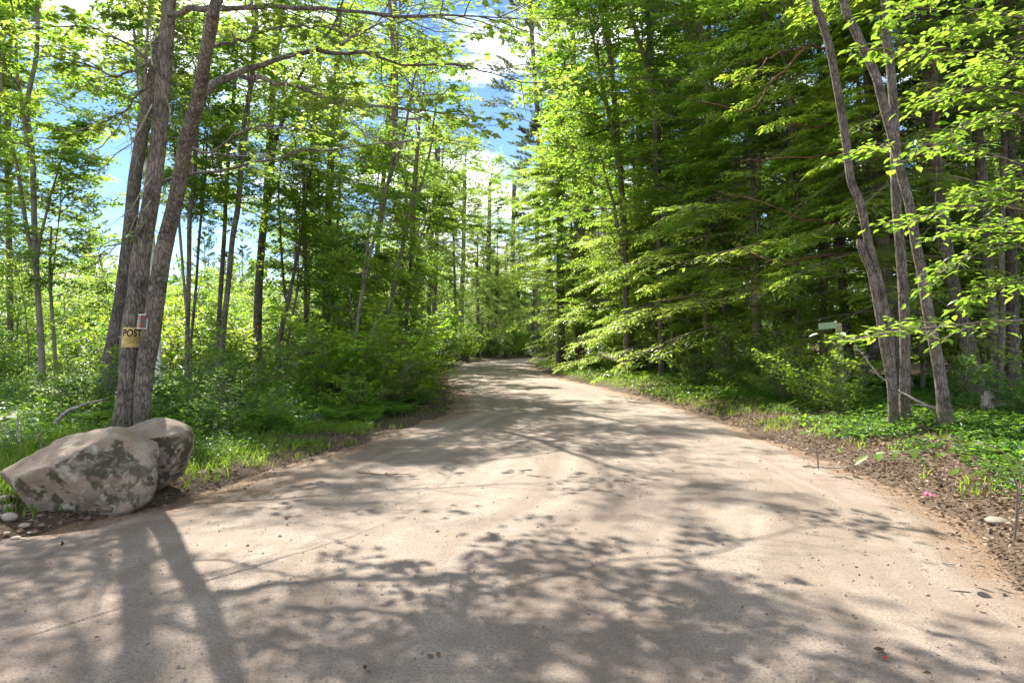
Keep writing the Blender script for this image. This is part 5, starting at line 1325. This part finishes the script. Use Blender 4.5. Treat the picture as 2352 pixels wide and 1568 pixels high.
# ------------------------------------------------------------------ ground cover: herbs, grass, ferns, litter, grit
def pts_in(n, x0, x1, y0, y1, dens, seed, yp=1.0):
    r = np.random.default_rng(seed)
    y = y0 + (y1 - y0) * r.random(n) ** yp; x = r.uniform(x0, x1, n)
    k = (r.random(n) < dens(x, y)) & (np.abs(x) < .85 * y + 1.5)
    return x[k], y[k], r
def herbs(name, x, y, r, per, size, hgt, m, tint, label, t=T_OVAL, spread=.10):
    n = len(x); z = G(x, y)
    az = r.uniform(0, 6.28, (n, per)); h = hgt * r.uniform(.4, 1.3, (n, 1)) * r.uniform(.4, 1.0, (n, per))
    rad = spread * r.uniform(.1, 1, (n, per))
    pos = np.stack([x[:, None] + rad * np.cos(az), y[:, None] + rad * np.sin(az), z[:, None] + h], -1).reshape(-1, 3)
    ax = np.stack([np.cos(az), np.sin(az), r.normal(.05, .3, (n, per))], -1).reshape(-1, 3)
    nm = r.normal(0, .35, (n * per, 3)); nm[:, 2] += 1
    v, f, k = leaves(pos, ax, nm, size * r.uniform(.6, 1.35, n * per), t)
    o = build(name, [(v, f, 0, np.repeat(tints(pos, r), k))], [M[m]]); o.color = (*tint, 1)
    return tag(o, label, None, None, "stuff")
def outd_l(x, y): return np.interp(y, YL, XL) - x
def outd_r(x, y): return x - np.interp(y, YR, XR)
patch = lambda x, y, sc, off: n2(x, y, sc, 2, off)
# left: dense low cover from the road edge to the trees
x, y, r = pts_in(30000, -16, 0, 8.6, 30, lambda x, y: np.clip((outd_l(x, y) - .35) / 1.8, 0, 1) * np.clip((patch(x, y, .8, 4) - .30) * 5, 0, 1), 71, 1.5)
herbs("low_plants", x, y, r, 8, .055, .20, 'herb', (.88, 1.0, .95), "dense low green plants covering the left verge")
x, y, r = pts_in(9000, -26, -3, 9, 44, lambda x, y: (outd_l(x, y) > 1.5) * .9, 72, 1.2)
herbs("tall_herbs", x, y, r, 9, .085, .45, 'herb', (1.1, 1.08, .85), "knee high bright herbs under the left trees", spread=.2)
# right: scattered herbs in the litter
x, y, r = pts_in(48000, 3, 15, 5, 22, lambda x, y: np.clip((outd_r(x, y) - .5) / 1.5, 0, 1) * np.clip((patch(x, y, 1.3, 8) - .42) * 6, 0, 1), 73, 1.5)
herbs("verge_herbs", x, y, r, 6, .072, .11, 'herb', (.68, .80, .74), "scattered small herbs in the leaf litter on the right verge", T_OVAL, .11)  # lowered tint puts the verge's shade into the herb colour
x, y, r = pts_in(9000, 3, 15, 5, 20, lambda x, y: np.clip((outd_r(x, y) - .6) / 1.5, 0, 1) * np.clip((patch(x, y, 1.0, 12) - .42) * 6, 0, 1), 173, 1.5)
herbs("verge_seedlings", x, y, r, 5, .10, .16, 'herb', (.78, .88, .78), "taller broad leaved seedlings among the right verge herbs", T_STAR, .12)
x, y, r = pts_in(9000, 1, 12, 17, 50, lambda x, y: (outd_r(x, y) > .15) * np.clip(1.6 - outd_r(x, y) / 3.2, 0, 1), 74, 1.3)
herbs("bank_herbs", x, y, r, 8, .07, .22, 'herb', (1.1, 1.08, .85), "sunlit herbs along the foot of the right bank", spread=.14)
def grass(name, x, y, r, hgt, tint, label, per=5, wid=.09):
    n = len(x); x = np.repeat(x, per) + r.normal(0, .03, n * per); y = np.repeat(y, per) + r.normal(0, .03, n * per); n = len(x)
    z = np.maximum(G(x, y), -.02) - .01
    d = r.normal(0, .35, (n, 3)); d[:, 2] = 1; d = norm(d); L = hgt * r.uniform(.4, 1.25, n)
    a = r.uniform(0, np.pi, n); w = np.stack([np.cos(a), np.sin(a), 0 * a], -1) * (L * wid * .5)[:, None].clip(.002, .006)
    b = np.stack([x, y, z], -1); bend = np.stack([d[:, 0], d[:, 1], -.4 * np.hypot(d[:, 0], d[:, 1])], -1)
    m1 = b + d * (L * .55)[:, None]; t = m1 + norm(d + bend * 1.6) * (L * .5)[:, None]
    V = np.stack([b - w, b + w, m1 + w * .8, m1 - w * .8, t], 1).reshape(-1, 3)
    i = np.arange(n)[:, None, None] * 5; f = (i + np.array([[0, 1, 2], [0, 2, 3], [3, 2, 4]])[None]).reshape(-1, 3)
    o = build(name, [(V, f, 0, np.repeat(np.clip(r.normal(.5, .25, n), 0, 1), 5))], [M['grass']]); o.color = (*tint, 1)
    return tag(o, label, None, None, "stuff")
x, y, r = pts_in(12000, -9.5, -2.6, 5.4, 13, lambda x, y: np.clip((outd_l(x, y) - .12) / .5, 0, 1) * np.clip((patch(x, y, .7, 2) - .30) * 4, 0, 1) * np.where(x > -3.9, .0 + (x + y * .36 > -.9), 1) * np.where(y < 6.6, .35, 1), 75, 1.0)
grass("boulder_grass", x, y, r, .17, (1, 1.05, .9), "bright grass growing around and behind the two boulders")
x, y, r = pts_in(9000, 1.5, 9, 12, 34, lambda x, y: np.clip((outd_r(x, y) - .05) / .4, 0, 1) * np.clip(1.5 - outd_r(x, y) / 2.4, 0, 1) * np.clip((patch(x, y, .8, 6) - .35) * 5, 0, 1), 76, 1.2)
grass("verge_grass", x, y, r, .13, (1.05, 1.05, .85), "sunlit grass strip along the right road edge and turnout")
x, y, r = pts_in(2600, 3, 9, 4.6, 12, lambda x, y: np.clip((outd_r(x, y) - .3) / .6, 0, 1) * (patch(x, y, 1.5, 3) > .56), 77, 1.2)
grass("grass_tufts", x, y, r, .15, (1, 1.05, .85), "thin grass tufts in the leaf litter at lower right", 9)
x, y, r = pts_in(5000, -6, 0, 9, 30, lambda x, y: (outd_l(x, y) > .02) * (outd_l(x, y) < .8) * .7 * (patch(x, y, 1.2, 1) > .48), 78, 1.2)
grass("edge_grass", x, y, r, .12, (1, 1, .85), "short grass fringe on the left road edge")
# ferns
def ferns(n, fx, fy, seed, label, tint):
    r = np.random.default_rng(seed); pos, ax, nm, sz = [], [], [], []
    for _ in range(n):
        y = r.uniform(*fy); x = fx(y, r); z = g1(x, y); s = r.uniform(.35, .6)
        for q in range(7):
            a = q * .9 + r.normal(0, .2)
            P = curve((x, y, z), (math.cos(a) * .5, math.sin(a) * .5, .85), s, 11, -.13, .03, r)
            T = norm(np.gradient(P, axis=0)); h = norm(np.stack([T[:, 1], -T[:, 0], 0 * T[:, 0]], -1))
            for sg in (-1, 1):
                pos.append(P[1:]); ax.append(sg * h[1:] + T[1:] * .4); nm.append(np.cross(T[1:], h[1:]) * -1 + [0, 0, .6]); sz.append(s * .30 * np.sin(np.linspace(.5, 2.9, 10)))
    pos, ax, nm, sz = map(np.concatenate, (pos, ax, nm, sz))
    v, f, k = leaves(pos, ax, nm, sz, T_NEEDLE)
    o = build("fern_patch", [(v, f, 0, np.repeat(tints(pos, r), k))], [M['herb']]); o.color = (*tint, 1)
    tag(o, label, None, None, "stuff")
ferns(150, lambda y, r: np.interp(y, YL, XL) - r.uniform(.7, 5), (11.5, 19), 81, "arching ferns on the shaded left verge", (.9, 1.0, .95))
ferns(60, lambda y, r: np.interp(y, YR, XR) + r.uniform(1.0, 4), (18, 34), 82, "ferns on the far right bank", (1.05, 1.05, .85))
# dead leaves
def litter(name, x, y, r, size, label):
    n = len(x); z = np.maximum(G(x, y), road_z(x, y) * (inside(x, y) > .1) + G(x, y) * (inside(x, y) <= .1)) + .008
    pos = np.stack([x, y, z + r.uniform(0, .018, n)], -1); ax = r.normal(0, 1, (n, 3)); ax[:, 2] *= .22; nm = r.normal(0, .38, (n, 3)); nm[:, 2] += 1
    v, f, k = leaves(pos, ax, nm, size * r.uniform(.5, 1.3, n), (T_OVAL[0] * np.array([1.15, 1, 1.6]), T_OVAL[1]))
    return tag(build(name, [(v, f, 0, np.repeat(np.clip(r.normal(.5, .35, n), 0, 1), k))], [M['litter']]), label, None, None, "stuff")
x, y, r = pts_in(150000, 2.8, 15, 3.6, 22, lambda x, y: np.clip((outd_r(x, y) + .25) / .8, 0, 1) * np.clip((patch(x, y, .6, 5) - .25) * 3, 0.25, 1), 83, 1.6)
litter("leaf_litter", x, y, r, .058, "dry brown leaf litter covering the right verge and forest floor")
x, y, r = pts_in(26000, -9, 0, 5.0, 24, lambda x, y: np.exp(-((outd_l(x, y) - .35) / .5) ** 2) * np.clip((patch(x, y, .9, 7) - .3) * 4, 0.1, 1), 84, 1.4)
litter("edge_litter", x, y, r, .06, "dry leaves and scraps along the left road edge")
x, y, r = pts_in(9000, -5, 4.3, 3.0, 20, lambda x, y: (inside(x, y) > .2) * np.clip(.06 + .8 * np.exp(-inside(x, y) / .5), 0, 1) * .6, 85, 1.3)
litter("road_debris", x, y, r, .035, "small scraps of leaf and bark scattered over the road")
# grit and small stones on the road
r6 = np.random.default_rng(86)
n = 8000; y = 2.9 + 12 * r6.random(n) ** 2.0; x = r6.uniform(-1, 1, n) * (.8 * y)
k = inside(x, y) > -.3; x, y = x[k], y[k]; n = len(x)
s = .004 + .014 * r6.random(n) ** 6
octv = np.array([(1, 0, 0), (0, 1, 0), (-1, 0, 0), (0, -1, 0), (0, 0, .7), (.3, .2, -.6)], float)
octf = np.array([(0, 1, 4), (1, 2, 4), (2, 3, 4), (3, 0, 4)])
J = octv[None] * (1 + r6.normal(0, .22, (n, 6, 1)))
a = r6.uniform(0, 6.28, n); ca, sa = np.cos(a)[:, None], np.sin(a)[:, None]
V = np.stack([J[..., 0] * ca - J[..., 1] * sa, J[..., 0] * sa + J[..., 1] * ca, J[..., 2]], -1) * s[:, None, None] + np.stack([x, y, road_z(x, y)], -1)[:, None]
o = build("road_grit", [(V.reshape(-1, 3), (np.arange(n)[:, None, None] * 6 + octf[None]).reshape(-1, 3), 0, None)], [M['stone']]); o.color = (.62, .60, .58, 1)
tag(o, "loose grit and small stones on the dirt road", None, None, "stuff")

# labels of repeats: say between which landmarks of the place each one stands, and how far back
LM_L = [(-9e9, "frame edge"), (97, "forked maple"), (300, "double maple"), (433, "three thin stems"), (507, "lichened pole"), (591, "ribboned oak"), (640, "crooked stem"), (754, "leafy oak"), (808, "slender sapling"), (885, "farther sapling"), (1049, "hemlock pole"), (1200, "road bend"), (9e9, "road")]
LM_R = [(-9e9, "road"), (1215, "road bend"), (1289, "torn root hemlock"), (1327, "orange dead trunk"), (1376, "grey pine stem"), (1475, "fallen limb hemlock"), (1543, "pale thin sapling"), (1655, "paired stems"), (1740, "turnout hemlock"), (1935, "sign post"), (2054, "grey clump"), (2171, "mottled stem"), (2246, "leaning trunk"), (2326, "thick edge trunk"), (9e9, "frame edge")]
BASE = {"low shrubs on the left verge": "low shaded shrub", "sunlit shrubs along the far road": "sunlit verge shrub", "shrubs in the sunny clearing": "sunny clearing shrub", "saplings on the left": "slender green sapling", "shrubs on the right bank": "green bank shrub",
        "understory saplings on the right": "shaded understory sapling", "young trees in the clearing": "bushy clearing tree", "young hemlocks on the right bank": "young feathery hemlock"}
bins = {}
for o in list(bpy.data.objects):
    g = o.get("group")
    if not g or "category" not in o: continue
    if g in BASE: base_ = BASE[g]
    elif g == "young trees filling the left edge": base_ = "leafy young maple" if "maple" in o.name else "leafy young oak"
    elif g == "young broadleaf trees on the right bank": base_ = "fresh green maple" if "maple" in o.name else "fresh green oak"
    elif "right hand woods" in g: base_ = {"h": "dark woodland hemlock", "m": "leafy woodland maple", "o": "tall woodland oak"}[o.name[0]]
    elif "beyond the clearing" in g: base_ = "distant treeline " + o.name.split("_")[0]
    elif "past the road bend" in g: base_ = "far " + o.name.split("_")[0]
    else: continue
    px = 1176 + F * o.location.x / o.location.y
    lm = LM_R if o.location.x > edges(np.array([o.location.y]))[0][0] + 1 else LM_L
    k = max(q for q in range(len(lm)) if lm[q][0] <= px); k = min(k, len(lm) - 2)
    bins.setdefault((base_, lm[k][1], lm[k + 1][1]), []).append(o)
RANK = ["front one", "second back", "third back", "fourth back", "fifth back", "sixth back", "seventh back", "eighth back", "ninth back", "tenth back", "eleventh back", "twelfth back"]
for (b_, l0, l1), os_ in bins.items():
    os_.sort(key=lambda o: o.location.y)
    for q, o in enumerate(os_):
        lab = f"{b_} between the {l0} and the {l1}"
        if len(os_) > 1: lab += ", " + (RANK[q] if q < len(RANK) - 1 or q < len(os_) - 1 and q < len(RANK) else "far at the back")
        o["label"] = lab

tot = {}
for m_ in bpy.data.meshes:
    if m_.users: tot[m_.name.split('.')[0]] = tot.get(m_.name.split('.')[0], 0) + sum(len(p.vertices) - 2 for p in m_.polygons) if len(m_.polygons) < 3000 else tot.get(m_.name.split('.')[0], 0) + len(m_.polygons)
print("MESHFACES", sum(tot.values()), sorted(tot.items(), key=lambda q: -q[1])[:14], "objects", len(bpy.data.objects))
